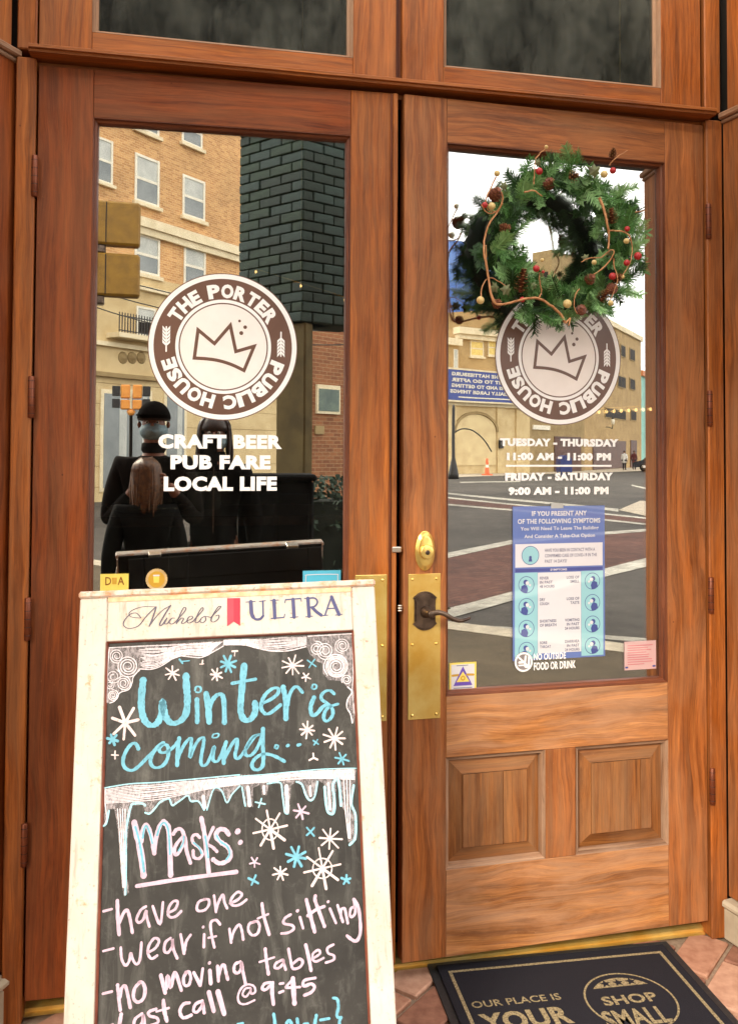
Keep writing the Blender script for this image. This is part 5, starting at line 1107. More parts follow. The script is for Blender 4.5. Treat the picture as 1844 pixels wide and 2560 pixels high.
def sash_window(fc, parent, r, y0=0, fr_=WFR, g1=WGL2, g2=WGL, sill=True):
    x0, x1, z0, z1 = r; w_ = (x1-x0)*.08
    f = MB(); f.box(x0, x0+w_, y0-.03, y0+.10, z0, z1, 2); f.box(x1-w_, x1, y0-.03, y0+.10, z0, z1, 2); f.box(x0+w_, x1-w_, y0-.029, y0+.10, z1-w_, z1, 0); f.box(x0+w_, x1-w_, y0-.029, y0+.10, z0, z0+w_, 0)
    zm = (z0+z1)/2; f.box(x0+w_, x1-w_, y0-.028, y0+.08, zm-w_*.5, zm+w_*.5, 0)
    wn = f.build('window', fr_, parent)
    MB().box(x0+w_+.001, x1-w_-.001, y0-.008, y0+.02, zm+w_*.5, z1-w_).build('pane', g1, wn); MB().box(x0+w_+.001, x1-w_-.001, y0-.016, y0+.01, z0+w_, zm-w_*.5).build('pane', g2, wn)
    if sill: MB().box(x0-w_, x1+w_, y0-.12, y0+.02, z0-w_*1.4, z0-.001).build('sill', TRIM, wn)
# tan brick hotel seen in the left door
A = Facade(FL, 180, 25.2, 900, 38.5); tb = empty('brick_building', A.M, 'tall tan brick building with a cream stone base and white sash windows across the street', 'building')
zb = A.c(400, 700)[1]
MB().box(-2, A.L+3, 0, 9, zb, zb+22).build('wall', TANB, tb); MB().box(-2, A.L+3, -.05, 9, 0, zb-.002).build('stone_base', STONE, tb)
k = .4284
for x0, y0, x1, y1 in [(318, 262, 462, 540), (597, 385, 727, 625), (318, 722, 464, 950), (603, 790, 730, 1020), (592, 20, 712, 200), (318, -140, 462, 120), (60, 150, 190, 410)]:
    sash_window(A, tb, A.rect(200+x0*k, 280+y0*k, 200+x1*k, 280+y1*k))
x0, x1, z0, z1 = A.rect(200+320*k, 280+1140*k, 200+430*k, 280+1310*k); sash_window(A, tb, (x0, x1, z0, z1), -.06, WFR, WGL2, WDK, False)
zc = A.c(350, 545)[1]; MB().box(-2, A.L+3, -.22, -.001, zc-.30, zc).build('cornice', TRIM, tb); MB().box(-2, A.L+3, -.14, -.001, zc-.52, zc-.302).build('cornice', TRIM, tb)
for yy in (705, 860, 935): 
    zq = A.c(300, yy)[1]; MB().box(-2, A.L+3, -.20, -.051, zq-.13, zq).build('string_course', TRIM if yy != 935 else STONE2, tb)
for q in range(9):
    zq = A.c(300, 960)[1]-q*.62
    if zq > .3: MB().box(-2, A.L+3, -.056, -.0505, zq-.02, zq).build('stone_joint', STONE2, tb)
for cx in (245, 298, 350):
    x_, z_ = A.c(200+cx*k, 280+1434*k); MB().lathe([(.0001, -.14), (.06, -.14), (.10, -.07), (.15, -.07), (.19, -.051)], 16, 'y', (x_, 0, z_)).build('medallion', STONE2, tb)
IRON = plain('black_iron', (.02, .018, .016), (.03, .025, .022), 20, .5)
rx0, rz = A.c(270, 280+1335*k); rx1, _z = A.c(385, 280+1335*k); b = MB(); zr = A.c(300, 838)[1]
for q in range(18): b.box(rx1+(rx0-rx1)*q/17-.012, rx1+(rx0-rx1)*q/17+.012, -.50, -.476, zr, zr+.62)
b.box(rx1, rx0, -.505, -.473, zr+.50, zr+.53, 0); b.box(rx1, rx0, -.505, -.473, zr+.06, zr+.09, 0); b.build('balcony_railing', IRON, tb, kind='stuff')
MB().box(rx1-.1, rx0+.1, -.60, -.051, zr-.14, zr-.001).build('balcony', TRIM, tb)
for a, c_ in ((255, 318), (325, 368), (412, 455)):
    x0, x1, z0, z1 = A.rect(a, 985, c_, 1160); z0 = .3
    wn = MB().box(x0-.12, x1+.12, -.09, -.0505, z0, z1+.12).build('window', TRIM, tb); MB().box(x0, x1, -.10, -.0901, z0+.1, z1).build('pane', WGL, wn)
    MB().box(x0+.1, x0+(x1-x0)*.4, -.104, -.1001, z0+.1, z1-.1).build('curtain', WGL2, wn)
# traffic signals over the street
YEL = plain('signal_yellow', srgb(148, 108, 20), srgb(124, 88, 14), 6, .6); ORG = plain('signal_orange', srgb(236, 160, 74), srgb(224, 142, 60), 6, .45, bmp=0)
def vp(F, px, D, py=1130):
    p = CAM+ray(px, py)*D; return mirror(F, p)
def at_front(F, px, py, D):
    """frame at the mirrored spot whose local -y looks back along the view, x to the viewer's right in the mirror's real side"""
    O = vp(F, px, D, py); Y = mirdir(F, unit(V3(ray(px, 1130)[0], ray(px, 1130)[1], 0))); X = V3(Y[1], -Y[0], 0); return frameM(O, X, Y)
D = 13; sc_ = D/FPX
ts = empty('traffic_signal', at_front(FL, 297, 622, D), 'pair of yellow traffic signal housings seen from behind on a white arm', 'traffic signal')
for y0, y1 in ((503, 612), (634, 740)):
    z1, z0 = (622-y0)*sc_, (622-y1)*sc_
    h = MB().box(-.31, .62, -.02, .22, z0, z1, 0, .03).build('housing', YEL, ts); MB().box(.17, .185, -.024, -.0195, z0+.02, z1-.02).build('seam', DARK, h); MB().box(.19, .5, .0, .20, z0-.13, z0-.002, 0, .02).build('visor', BRONZE, h)
MB().tube([(.2, .1, -.03), (1.6, .1, .03)], .035, 10).build('mast_arm', STEEL, ts); MB().box(.18, .3, .06, .14, -.07, .07).build('bracket', DARK, ts)
MB().tube([(1.6, .1, .03), (1.6, .1, .1-float(ts.matrix_world.translation.z)+ROAD)], .07, 12).build('mast', IRON, ts)
D = 19; sc_ = D/FPX; ts = empty('traffic_signal', at_front(FL, 329, 1005, D), 'four-way orange traffic signal with black visors on a black post', 'traffic signal')
for s in (-1, 1):
    for y0, y1 in ((962, 996), (1000, 1024)):
        MB().box(min(s*3, s*26)*sc_, max(s*3, s*26)*sc_, -.1, .12, (1005-y1)*sc_, (1005-y0)*sc_, 2, .02).build('housing', ORG, ts)
    for y0, y1 in ((966, 990), (998, 1020)): MB().box(min(s*27, s*46)*sc_, max(s*27, s*46)*sc_, -.12, .1, (1005-y1)*sc_, (1005-y0)*sc_, 2, .01).build('visor', IRON, ts)
MB().lathe([(.0001, -.3), (.06, -.28), (.1, -.2), (.02, -.15)], 16, 'z').build('lamp', ORG, ts)
MB().tube([(0, 0, -.2), (0, 0, ROAD-float(ts.matrix_world.translation.z))], .035, 10).build('post', IRON, ts)

# green-painted brick pier near the kerb: every brick is a piece
GREEN = [plain('painted_brick_green', srgb(58, 80, 58), srgb(36, 54, 40), 14, .6, bmp=.3), plain('painted_brick_dark', srgb(48, 66, 52), srgb(32, 46, 38), 14, .6, bmp=.3), plain('painted_brick_blue', srgb(60, 82, 72), srgb(40, 58, 52), 14, .6, bmp=.3)]
D0, D1, D2 = 6.38, 6.0, 6.32
PL = Facade(FL, 592, D0, 753, D1); PR = Facade(FL, 753, D1, 905, D2)
pier = empty('brick_pier', Matrix.Identity(4), 'green-painted brick pier hanging over an olive stone column at the kerb', 'pier')
zlo = PL.c(680, 812)[1]; zhi = PL.c(600, 343)[1]+.02; nb2 = 0
for P_, nm in ((PL, 0), (PR, 1)):
    e = MB().box(0.002, P_.L-.002, .02, .30, zlo, zhi+.6); core = e.build('pier_core', plain('dark_mortar', (.026, .040, .030), (.016, .025, .02), 30, .9), pier); core.matrix_parent_inverse.identity(); core.matrix_local = P_.M
    nrow = int((zhi-zlo)/.070)+1; nc = 3
    meshes = []
    for m_ in GREEN:
        bw = P_.L/nc-.005; q = MB().box(-bw/2, bw/2, 0, .06, -.0322, .0322, 0, .006); me = bpy.data.meshes.new('brick'); q.bm.to_mesh(me); q.bm.free(); me.materials.append(m_)
        q = MB().box(-bw/4, bw/4-.002, 0, .06, -.0322, .0322, 0, .006); me2 = bpy.data.meshes.new('brick'); q.bm.to_mesh(me2); q.bm.free(); me2.materials.append(m_); meshes.append((me, me2))
    for r in range(nrow):
        off = (r+nm) % 2; cells = [(i+.5, 0) for i in range(nc)] if not off else [(.25, 1), (1.0, 0), (2.0, 0), (2.75, 1)]
        for cc, half in cells:
            nb2 += 1; o = bpy.data.objects.new('brick', (random.choice(meshes) if nm == 0 else meshes[1 if random.random() < .7 else 2])[half]); COL.objects.link(o); o.parent = core
            o.location = (cc*P_.L/nc, random.uniform(-.004, .004), zlo+.036+r*.070); o.rotation_euler = (0, 0, random.uniform(-.006, .006))
q = MB().box(-.05, PL.L+.05, -.06, .5, zhi+.02, zhi+.5); bm_ = q.build('beam', IRON, pier); bm_.matrix_local = PL.M
x0, x1, z0, z1 = PL.rect(655, 812, 757, 1400)
q = MB().box(-.0, .27, .03, .12, 0, zlo-.002, 2, .01).build('column', plain('olive_column', srgb(122, 106, 62), srgb(92, 78, 44), 5, .8), pier); q.matrix_local = PL.M
# beam added out of view so that the transom glass reflects dark
bm0 = mirror(FL, CAM+ray(240, 1130)*6.9); 
bx = empty('added_canopy', Matrix.Identity(4), 'dark canopy frame added out of view to darken the transom glass reflection', 'canopy')
DKG = plain('added_canopy_dark', srgb(44, 50, 44), srgb(30, 34, 30), 3, .5)
MB().box(-2.6, 4.6, -2.62, -2.50, 3.12, 4.3, 0, .01).build('added_fascia', DKG, bx)
for x_ in (-2.4, 4.4): MB().box(x_-.06, x_+.06, -2.49, -.35, 3.7, 3.9, 1, .01).build('bracket', DKG, bx)
# brown brick wall with a framed notice, behind the pier
Bw = Facade(FL, 740, 16.5, 960, 18.5); bb = empty('brick_wall', Bw.M, 'brown brick wall with a framed notice beyond the green pier', 'wall'); zt = Bw.c(800, 812)[1]
MB().box(-1, Bw.L, 0, .3, 0, zt).build('wall', BRNB, bb)
x0, x1, z0, z1 = Bw.rect(788, 963, 846, 1035); nt_ = MB().box(x0, x1, -.05, -.001, z0, z1).build('notice_board', TRIM, bb); MB().box(x0+.04, x1-.04, -.06, -.0501, z0+.05, z1-.08).build('notice', plain('faded_print', srgb(104, 118, 104), srgb(78, 92, 88), 4, .6), nt_)
x0, x1, z0, z1 = Bw.rect(785, 1065, 807, 1086); MB().box(x0, x1, -.04, -.001, z0, z1).build('notice_board', STONE2, bb)
HEDGE = plain('hedge_leaf', srgb(60, 78, 58), srgb(40, 54, 42), 9, .8, bmp=.6)
# clipped hedge in a box by the pier
hc = vp(FL, 830, 8.4); hg = empty('hedge', frameM(V3(hc[0], hc[1], ROAD), (1, 0, 0), (0, 1, 0)), 'low dark green hedge behind the brick pier', 'hedge')
b = MB()
for i in range(2600):
    p = Vector((random.uniform(-.7, .6), random.uniform(-.35, .35), .12+1.15*random.random()**.8)); d = Vector((random.uniform(-1, 1), random.uniform(-1, 1), random.uniform(-1, 1))).normalized(); u = d.orthogonal().normalized()*.022; v = d.cross(u).normalized()*.034
    b.bm.faces.new([b.bm.verts.new(p+q) for q in (u, v, -u, -v)])
b.build('foliage', HEDGE, hg); MB().box(-.72, .62, -.37, .37, 0, .14).build('planter', STONE2, hg); MB().box(-.6, .5, -.28, .28, .14, 1.05).build('inner_growth', plain('hedge_core', srgb(26, 34, 24), rough=.9), hg)
# black box added to keep the lower left door reflection dark
tbp = vp(FL, 688, 5.3); tbn = empty('added_cabinet', frameM(V3(tbp[0], tbp[1], TOPZ), (1, 0, 0), (0, 1, 0)), 'black box added beside the olive column to darken the left door reflection', 'added cabinet')
BLKM = plain('black_paint', (.006, .006, .006), (.010, .010, .010), 12, .7, spec=.08)
MB().box(-.22, .22, -.18, .18, .05, 1.22, 2, .012).build('body', BLKM, tbn); MB().box(-.235, .235, -.195, .195, 1.221, 1.26, 0, .012).build('lid', BLKM, tbn)
for x_ in (-.1, .1): MB().box(x_-.09, x_+.09, .1805, .19, .12, 1.15, 2, .004).build('door', BLKM, tbn)
MB().box(-.24, .24, -.2, .2, 0, .0495, 0, .004).build('plinth', BLKM, tbn)

# ---- what the right door mirrors
def block(name, F, px0, D0, px1, D1, m, label, ytop, depth=12, pad0=0, pad1=0, cat='building'):
    f = Facade(F, px0, D0, px1, D1); e = empty(name, f.M, label, cat); z = f.c((px0+px1)/2, ytop)[1]
    MB().box(-pad1, f.L+pad0, 0, depth, 0, z).build('wall', m, e); return f, e, z
BLUEG = plain('blue_glass', srgb(70, 104, 176), srgb(104, 140, 200), .25, .2, bmp=0)
f, e, z = block('glass_tower', FR, 1122, 118, 1262, 122, BLUEG, 'tall blue glass tower beyond the low rooftops', 608, 20)
for q in range(1, 9):
    MB().box(-.1, f.L+.1, -.12, -.01, z*q/9, z*q/9+.25).build('floor_band', plain('blue_band', srgb(96, 122, 178), rough=.3, bmp=0) if q == 1 else bpy.data.materials['blue_band'], e)
for q in range(1, 8): MB().box(f.L*q/8-.08, f.L*q/8+.08, -.10, -.009, 0, z).build('mullion', bpy.data.materials['blue_band'], e)
f, e, z = block('stone_tower', FR, 1330, 112, 1379, 110, STONE2, 'slim beige tower rising between the roofs', 628, 10)
for q in range(6):
    for c_ in range(2): MB().box(f.L*(.2+.4*c_), f.L*(.4+.4*c_), -.06, -.001, z*(.35+.1*q), z*(.40+.1*q)).build('window', WDK, e)
YB = plain('ochre_wall', srgb(182, 152, 102), srgb(160, 130, 84), .8, .8)
f, e, z = block('ochre_building', FR, 1146, 66, 1330, 70, YB, 'ochre upper-storey building with yellow window light painted on its panes above the banner wall', 828, 10)
MB().box(-.3, f.L+.3, -.5, .3, z-.5, z-.0).build('cornice', TRIM, e); MB().box(-.2, f.L+.2, -.3, .2, z-.85, z-.51).build('cornice', TRIM, e)
for x0, y0, x1, y1 in [(1175, 852, 1208, 891), (1219, 849, 1246, 889), (1262, 846, 1290, 886)]: sash_window(f, e, f.rect(x0, y0, x1, y1), 0, TRIM, LIT, LIT)
f, e, z = block('low_building', FR, 1108, 64, 1146.5, 65, YB, 'low ochre wing with a white window left of the banner wall', 846, 8)
MB().box(-.1, f.L+.2, -.3, .3, z-.5, z).build('cornice', TRIM, e)
sash_window(f, e, f.rect(1133, 873, 1144, 921), 0, WFR, WGL2, WGL2)
# cream wall with arches and the banner
f, e, z = block('cream_building', FR, 1095, 60, 1323, 66, STONE, 'cream stone building with a large blind arch under a blue lettered banner', 927, 9)
MB().box(-.1, f.L+.1, -.25, -.001, f.c(1200, 1008)[1]-.25, f.c(1200, 1008)[1]).build('cornice', TRIM, e)
ax0, az = f.c(1138, 1165); ax1, _ = f.c(1238, 1165); xm, zt_ = f.c(1188, 1036)
ac = (ax0+ax1)/2; ar = abs(ax0-ax1)/2; zs = zt_-ar*.6
pts = [(ac-ar, .6), (ac+ar, .6)]+[(ac+ar*math.cos(t_), zs+ar*.6*math.sin(t_)) for t_ in [math.pi*q/14 for q in range(15)]]
MB().prism(pts[::-1], -.06, -.001).build('arch_panel', plain('arch_plaster', srgb(222, 200, 152), srgb(204, 180, 134), 1.2, .8), e)
pts2 = [(ac+(ar+.22)*math.cos(t_), zs+(ar*.6+.22)*math.sin(t_)) for t_ in [math.pi*q/14 for q in range(15)]]+[(ac+(ar+.02)*math.cos(t_), zs+(ar*.6+.02)*math.sin(t_)) for t_ in [math.pi*q/14 for q in range(14, -1, -1)]]
MB().prism(pts2[::-1], -.14, -.001).build('arch_moulding', STONE2, e)
for px in (1128, 1249, 1296): 
    xx = f.c(px, 1100)[0]; MB().box(xx-.4, xx+.4, -.12, -.001, 0, f.c(px, 1010)[1]).build('pilaster', STONE, e)
x0, x1, z0, z1 = f.rect(1242, 1100, 1251, 1121); MB().box(x0, x1, -.3, -.13, z0, z1).build('wall_box', IRON, e)
# banner
O_ = f.M @ Vector((0, -.55, 0)); bx0, bx1, bz0, bz1 = f.rect(1118, 930, 1300, 1004, -.55)
bn = empty('banner', f.M @ Matrix.Translation((bx0, -.56, bz0)), 'long blue banner with white capital lettering on the cream building', 'banner')
BNB = plain('banner_blue', srgb(70, 84, 150), srgb(60, 72, 136), 1, .6, bmp=0); bw_, bh_ = bx1-bx0, bz1-bz0
MB().box(0, bw_, 0, .05, 0, bh_).build('panel', BNB, bn); MB().box(-.1, bw_+.1, -.02, .04, bh_, bh_+.12, 0).build('frame', TRIM, bn); MB().box(-.1, bw_+.1, -.02, .04, -.12, -.002, 0).build('frame', TRIM, bn)
for i, (s_, f0_, f1_) in enumerate((('THE HATTIESBURG', .28, .95), ('SPIRIT TO GO AFTER', .14, .95), ('DREAMS AND TO GETTING', .04, .95), ('ESPECIALLY LARGE THINGS', .02, .97))):
    b = MB(); put_text(b, s_, bw_*f0_, bw_*f1_, bh_*(.80-.19*i), bh_*(.92-.19*i), -.02, .05); b.build('lettering', WFR, bn)
b = MB(); b.box(bw_*.1, bw_*.86, -.02, -.01, bh_*.09, bh_*.13); b.build('small_print', WFR, bn)
MB().box(bw_*.1, bw_*.12, .051, .5, bh_*.4, bh_*.5).build('bracket', IRON, bn); MB().box(bw_*.88, bw_*.9, .051, .5, bh_*.4, bh_*.5).build('bracket', IRON, bn)
# olive middle building and the taller one with square windows
f, e, z = block('olive_building', FR, 1322, 66, 1460, 74, STONE2, 'olive stone middle building with dark brown shop openings', 1020, 9)
for x0, y0, x1, y1 in [(1384, 1092, 1450, 1166)]: 
    a = f.rect(x0, y0, x1, y1); MB().box(a[0], a[1], -.08, -.001, .05, a[3]).build('shop_opening', plain('brown_opening', srgb(92, 52, 36), srgb(70, 38, 28), 2, .5), e)
a = f.rect(1329, 1063, 1371, 1074); MB().box(a[0], a[1], -.1, -.001, a[2], a[3]).build('wall_sign', WFR, e)
f, e, z = block('square_window_building', FR, 1440, 74, 1602, 96, YB, 'tan building with rows of small square windows along the street', 800, 14)
MB().box(-.2, f.L+.2, -.2, .2, z-.5, z+.02).build('cornice', TRIM, e)
for x0, y0, x1, y1 in [(1549, 865, 1560, 891), (1572, 874, 1584, 900), (1543, 943, 1561, 968), (1572, 949, 1584, 973), (1511, 1024, 1561, 1046), (1574, 1026, 1587, 1050), (1500, 868, 1516, 890), (1500, 945, 1518, 968), (1465, 944, 1482, 966)]:
    a = f.rect(x0, y0, x1, y1); wn = MB().box(a[0]-.1, a[1]+.1, -.08, -.001, a[2]-.1, a[3]+.1).build('window', STONE2, e); MB().box(a[0], a[1], -.09, -.0801, a[2], a[3]).build('pane', WDK, wn)
for x0, y0, x1, y1 in [(1480, 1101, 1562, 1166), (1574, 1101, 1589, 1166)]:
    a = f.rect(x0, y0, x1, y1); MB().box(a[0], a[1], -.08, -.001, .05, a[3]).build('shop_opening', bpy.data.materials['brown_opening'], e)
TEAL = plain('teal_wall', srgb(150, 204, 190), srgb(130, 186, 174), 1, .7)
f, e, z = block('teal_building', FR, 1601, 100, 1660, 112, TEAL, 'narrow teal building with an orange cornice at the end of the street', 950, 14)
MB().box(-.2, f.L+.2, -.3, .3, z, z+.6).build('cornice', plain('orange_cornice', srgb(226, 140, 84), rough=.6), e)
a = f.rect(1620, 1098, 1632, 1150); MB().box(a[0], a[1], -.08, -.001, .05, a[3]).build('door', WDK, e)
# street furniture and passers-by
def stand(F, px, base): p = mirror(F, hit(px, base, V3(0, 0, ROAD), V3(0, 0, 1))); return p
lp = vp(FR, 1133, 50); M_ = at_front(FR, 1133, 1130, 50); M_.translation = Vector((lp[0], lp[1], ROAD)); lp_ = empty('street_lamp', M_, 'black street lamp with a long curved arm before the cream building', 'street lamp'); h_ = 4.2
MB().lathe([(.0001, 0), (.32, 0), (.30, .3), (.17, .9), (.10, 1.2), (.085, 4.0), (.06, 4.2), (.0001, 4.25)], 12, 'z').build('post', IRON, lp_)
ptsA = [(0, 0, 2.5), (-.05, 0, 2.62), (-.5, 0, 2.85), (-1.1, 0, 2.75), (-1.7, 0, 2.25), (-2.15, 0, 1.55)]
MB().tube(smooth([(p[0], p[1], p[2]) for p in ptsA], 4), .04, 8).build('arm', IRON, lp_)
cp_ = vp(FR, 1217, 58); cn = empty('traffic_delineator', frameM(V3(cp_[0], cp_[1], ROAD+.012), (1, 0, 0), (0, 1, 0)), 'orange traffic post with white bands at the kerb of the cream building', 'traffic cone')
OR = plain('safety_orange', srgb(238, 106, 52), srgb(224, 92, 44), 4, .5, bmp=0)
MB().box(-.28, .28, -.28, .28, 0, .08, 2, .02).build('base', OR, cn); MB().lathe([(.16, .08), (.12, .5), (.10, .52)], 14, 'z').build('post', OR, cn); MB().lathe([(.10, .52), (.09, .70)], 14, 'z').build('band', WFR, cn); MB().lathe([(.09, .70), (.075, 1.1), (.0001, 1.12)], 14, 'z').build('post', OR, cn)
BLM = plain('mailbox_blue', srgb(50, 62, 120), srgb(40, 50, 104), 2, .5, bmp=0)
mp_ = vp(FR, 1409, 60); mb_ = empty('mailbox', frameM(V3(mp_[0], mp_[1], ROAD+.012), (1, 0, 0), (0, 1, 0)), 'dark blue rounded mailbox in front of the shop openings', 'mailbox')
MB().prism([(-.42, .2), (.42, .2), (.42, .95)]+[(.42*math.cos(t_), .95+.38*math.sin(t_)) for t_ in [math.pi*q/10 for q in range(1, 10)]]+[(-.42, .95)], -.35, .35).build('body', BLM, mb_)
for x_ in (-.34, .34):
    for y_ in (-.28, .28): MB().box(x_-.04, x_+.04, y_-.04, y_+.04, 0, .199).build('leg', BLM, mb_)
MB().box(-.3, .3, -.37, -.3501, .95, 1.1).build('slot', DARK, mb_)
# lantern on a bracket
ln_ = empty('wall_lantern', at_front(FR, 1531, 1062, 78), 'white glass lantern on a bracket before the tan building', 'street lamp')
MB().lathe([(.0001, 0), (.12, .02), (.18, .35), (.12, .5), (.0001, .55)], 12, 'z').build('globe', WFR, ln_); MB().lathe([(.0001, .5), (.14, .5), (.03, .68), (.0001, .7)], 12, 'z').build('cap', IRON, ln_); MB().tube([(0, 0, 0), (.05, .1, -.35), (.3, 1.5, -.2), (.6, 4.0, -.1)], .035, 8).build('bracket', IRON, ln_)
# a dark car parked by the teal building
cm = at_front(FR, 1652, 1130, 72); q_ = vp(FR, 1652, 72); cm.translation = Vector((q_[0], q_[1], ROAD+.012)); car = empty('parked_car', cm, 'dark hatchback parked at the kerb by the teal building', 'car')
CARP = plain('car_paint', (.02, .02, .026), (.03, .03, .036), 2, .2, bmp=0)
prof = [(-2.1, .35), (2.1, .35), (2.15, .75), (1.5, .92), (.9, 1.42), (-.9, 1.46), (-1.9, 1.0), (-2.15, .8)]
MB().prism(prof, -.82, .82).build('body', CARP, car)
b = MB(); b.poly([(-1.6, -.823, 1.0), (1.2, -.823, .98), (.8, -.823, 1.34), (-.85, -.823, 1.38)]); b.build('side_window', WGL, car)
for x_ in (-1.35, 1.35):
    for s in (-1, 1): wq = MB().lathe([(.0001, -.1), (.33, -.1), (.33, .1), (.0001, .1)], 18, 'y', (x_, s*.78, .33)).build('wheel', DARK, car); MB().lathe([(.0001, -.105), (.2, -.104)], 14, 'y', (x_, s*.78, .33)).build('rim', STEEL, wq)

# ================================================================= people
SKIN = plain('skin', srgb(142, 94, 68), srgb(120, 76, 56), 20, .5, bmp=0)
def skinned(name, verts, edges, m, parent, sub=2, root=0):
    me = bpy.data.meshes.new(name); me.from_pydata([v[0] for v in verts], edges, []); o = bpy.data.objects.new(name, me); COL.objects.link(o); o.parent = parent; me.materials.append(m)
    o.modifiers.new('skin', 'SKIN'); o.modifiers['skin'].use_smooth_shade = True
    for i, v in enumerate(verts):
        sv = me.skin_vertices[0].data[i]; r = v[1]; sv.radius = r if isinstance(r, tuple) else (r, r); sv.use_root = (i == root)
    s_ = o.modifiers.new('sub', 'SUBSURF'); s_.levels = sub; s_.render_levels = sub; return o
def person(px, F, D, zhead, M_, label, coat, trousers, hair, s=1.0, cap=None, mask=None, longhair=False, holding=False, facing=True):
    """local frame: -y faces the door; head centre at height zhead above the ground; s scales the build"""
    e = empty('person', M_, label, 'person'); H_ = zhead
    hip, chest, neck = H_*.56, H_*.815, H_*.915; sh = .185*s
    handL, handR = ((-.10*s, -.17*s, H_*.80), (.07*s, -.17*s, H_*.80)) if holding else ((-sh-.06, -.06, H_*.50), (sh+.06, -.06, H_*.50))
    elb = lambda sg: (sg*(sh+.07*s), -.02, H_*.66) if holding else (sg*(sh+.07*s), .02, H_*.67)
    V = [((0, 0, hip), .14*s), ((0, 0, H_*.68), (.135*s, .11*s)), ((0, 0, chest), (.155*s, .115*s)), ((0, 0, H_*.88), (.085*s, .07*s)), ((0, -.005, neck), .055*s), ((0, -.015, H_-.05*s), .066*s), ((0, -.018, H_+.005), (.078*s, .092*s)), ((0, -.005, H_+.075*s), (.066*s, .078*s)),
         ((-sh, 0, H_*.858), .062*s), (elb(-1), .045*s), (handL, .028*s), ((sh, 0, H_*.858), .062*s), (elb(1), .045*s), (handR, .028*s),
         ((-.095*s, 0, hip-.06), .095*s), ((-.10*s, -.01, H_*.29), .062*s), ((-.10*s, .01, .06), .042*s), ((-.10*s, -.14*s, .035), .034*s), ((.095*s, 0, hip-.06), .095*s), ((.10*s, -.01, H_*.29), .062*s), ((.10*s, .01, .06), .042*s), ((.10*s, -.14*s, .035), .034*s)]
    E_ = [(0, 1), (1, 2), (2, 3), (3, 4), (4, 5), (5, 6), (6, 7), (2, 8), (8, 9), (9, 10), (2, 11), (11, 12), (12, 13), (0, 14), (14, 15), (15, 16), (16, 17), (0, 18), (18, 19), (19, 20), (20, 21)]
    bd = skinned('body', V, E_, SKIN, e)
    g = .022*s
    def fat(ix, k): return [(V[i][0], tuple(q+k for q in V[i][1]) if isinstance(V[i][1], tuple) else V[i][1]+k) for i in ix]
    cv = fat([0, 1, 2, 3, 8, 9, 10, 11, 12, 13], g); cv[6] = (tuple(np.array(cv[6][0])*.8+np.array(cv[5][0])*.2), .036*s); cv[9] = (tuple(np.array(cv[9][0])*.8+np.array(cv[8][0])*.2), .036*s)
    cv += [((0, 0, hip-.16*s), (.20*s, .16*s)), ((0, 0, hip-.30*s), (.21*s, .17*s)), ((0, -.005, neck-.012), .078*s)]
    skinned('coat', cv, [(0, 1), (1, 2), (2, 3), (2, 4), (4, 5), (5, 6), (2, 7), (7, 8), (8, 9), (0, 10), (10, 11), (3, 12)], coat, e)
    MB().lathe([(.060*s, -.02), (.074*s, .0), (.070*s, .035), (.060*s, .04)], 18, 'z', (0, -.004, neck+.002)).build('collar', coat, e)
    MB().box(-.003, .003, -.142*s, -.10*s, hip-.25*s, neck-.03).build('zip', BRONZE, e)
    skinned('trousers', fat([0, 14, 15, 16, 18, 19, 20], .016), [(0, 1), (1, 2), (2, 3), (0, 4), (4, 5), (5, 6)], trousers, e)
    for sg in (-1, 1): MB().lathe([(.0001, -.05), (.045, -.04), (.05, 0), (.04, .08), (.0001, .1)], 12, 'y', (sg*.10*s, -.09*s, .045), sz=.8).build('shoe', BLKM, e)
    # five fingers each
    for (hx_, hy_, hz_), sg in ((handL, -1), (handR, 1)):
        for q in range(5):
            if holding:
                a = [(hx_, hy_, hz_), (hx_-sg*.02, hy_-.03+0, hz_-.03+q*.02), (hx_-sg*.055+(.02*sg if q == 0 else 0), hy_-.035, hz_-.028+q*.02)]
            else:
                a = [(hx_, hy_, hz_), (hx_+(q-2)*.014, hy_-.005, hz_-.05), (hx_+(q-2)*.017, hy_-.015, hz_-(.085 if q else .06))]
            skinned('finger', [(a[0], .011), (a[1], .009), (a[2], .007)], [(0, 1), (1, 2)], SKIN, e, 1)
    hz = H_+.02
    # face: eyes, nose, ears
    for sg in (-1, 1):
        MB().lathe([(.008*math.sin(q*math.pi/6)+1e-5, -.008*math.cos(q*math.pi/6)) for q in range(7)], 10, 'z', (sg*.030*s, -.100*s, hz)).build('eye', WFR, e); MB().lathe([(.0001, -.0095), (.0055, -.0085)], 8, 'y', (sg*.030*s, -.100*s, hz)).build('iris', DARK, e)
        MB().lathe([(.0001, -.01), (.018, -.006), (.02, .004), (.0001, .012)], 10, 'x', (sg*.085*s, 0, hz-.01), sx=.7).build('ear', SKIN, e)
    skinned('nose', [((0, -.100*s, hz+.005), .008), ((0, -.118*s, hz-.022), .012)], [(0, 1)], SKIN, e, 1)
    MB().box(-.022, .022, -.106*s, -.098*s, hz-.062, hz-.054, 0, .002).build('mouth', plain('lip', srgb(160, 84, 76), bmp=0) if 'lip' not in bpy.data.materials else bpy.data.materials['lip'], e)
    def dome(r0, top, bot, m, nm, fy=1.0, seg=20, cy=.0):
        pr2 = [(1e-4, top)]+[(r0*math.sin(q*math.pi/12), bot+(top-bot)*math.cos(q*math.pi/12)) for q in range(1, 7)]
        MB().lathe(pr2, seg, 'z', (0, cy, hz), sz=fy).build(nm, m, e)
    dome(.097*s, .125*s, .012, hair, 'hair', 1.16, cy=.006)
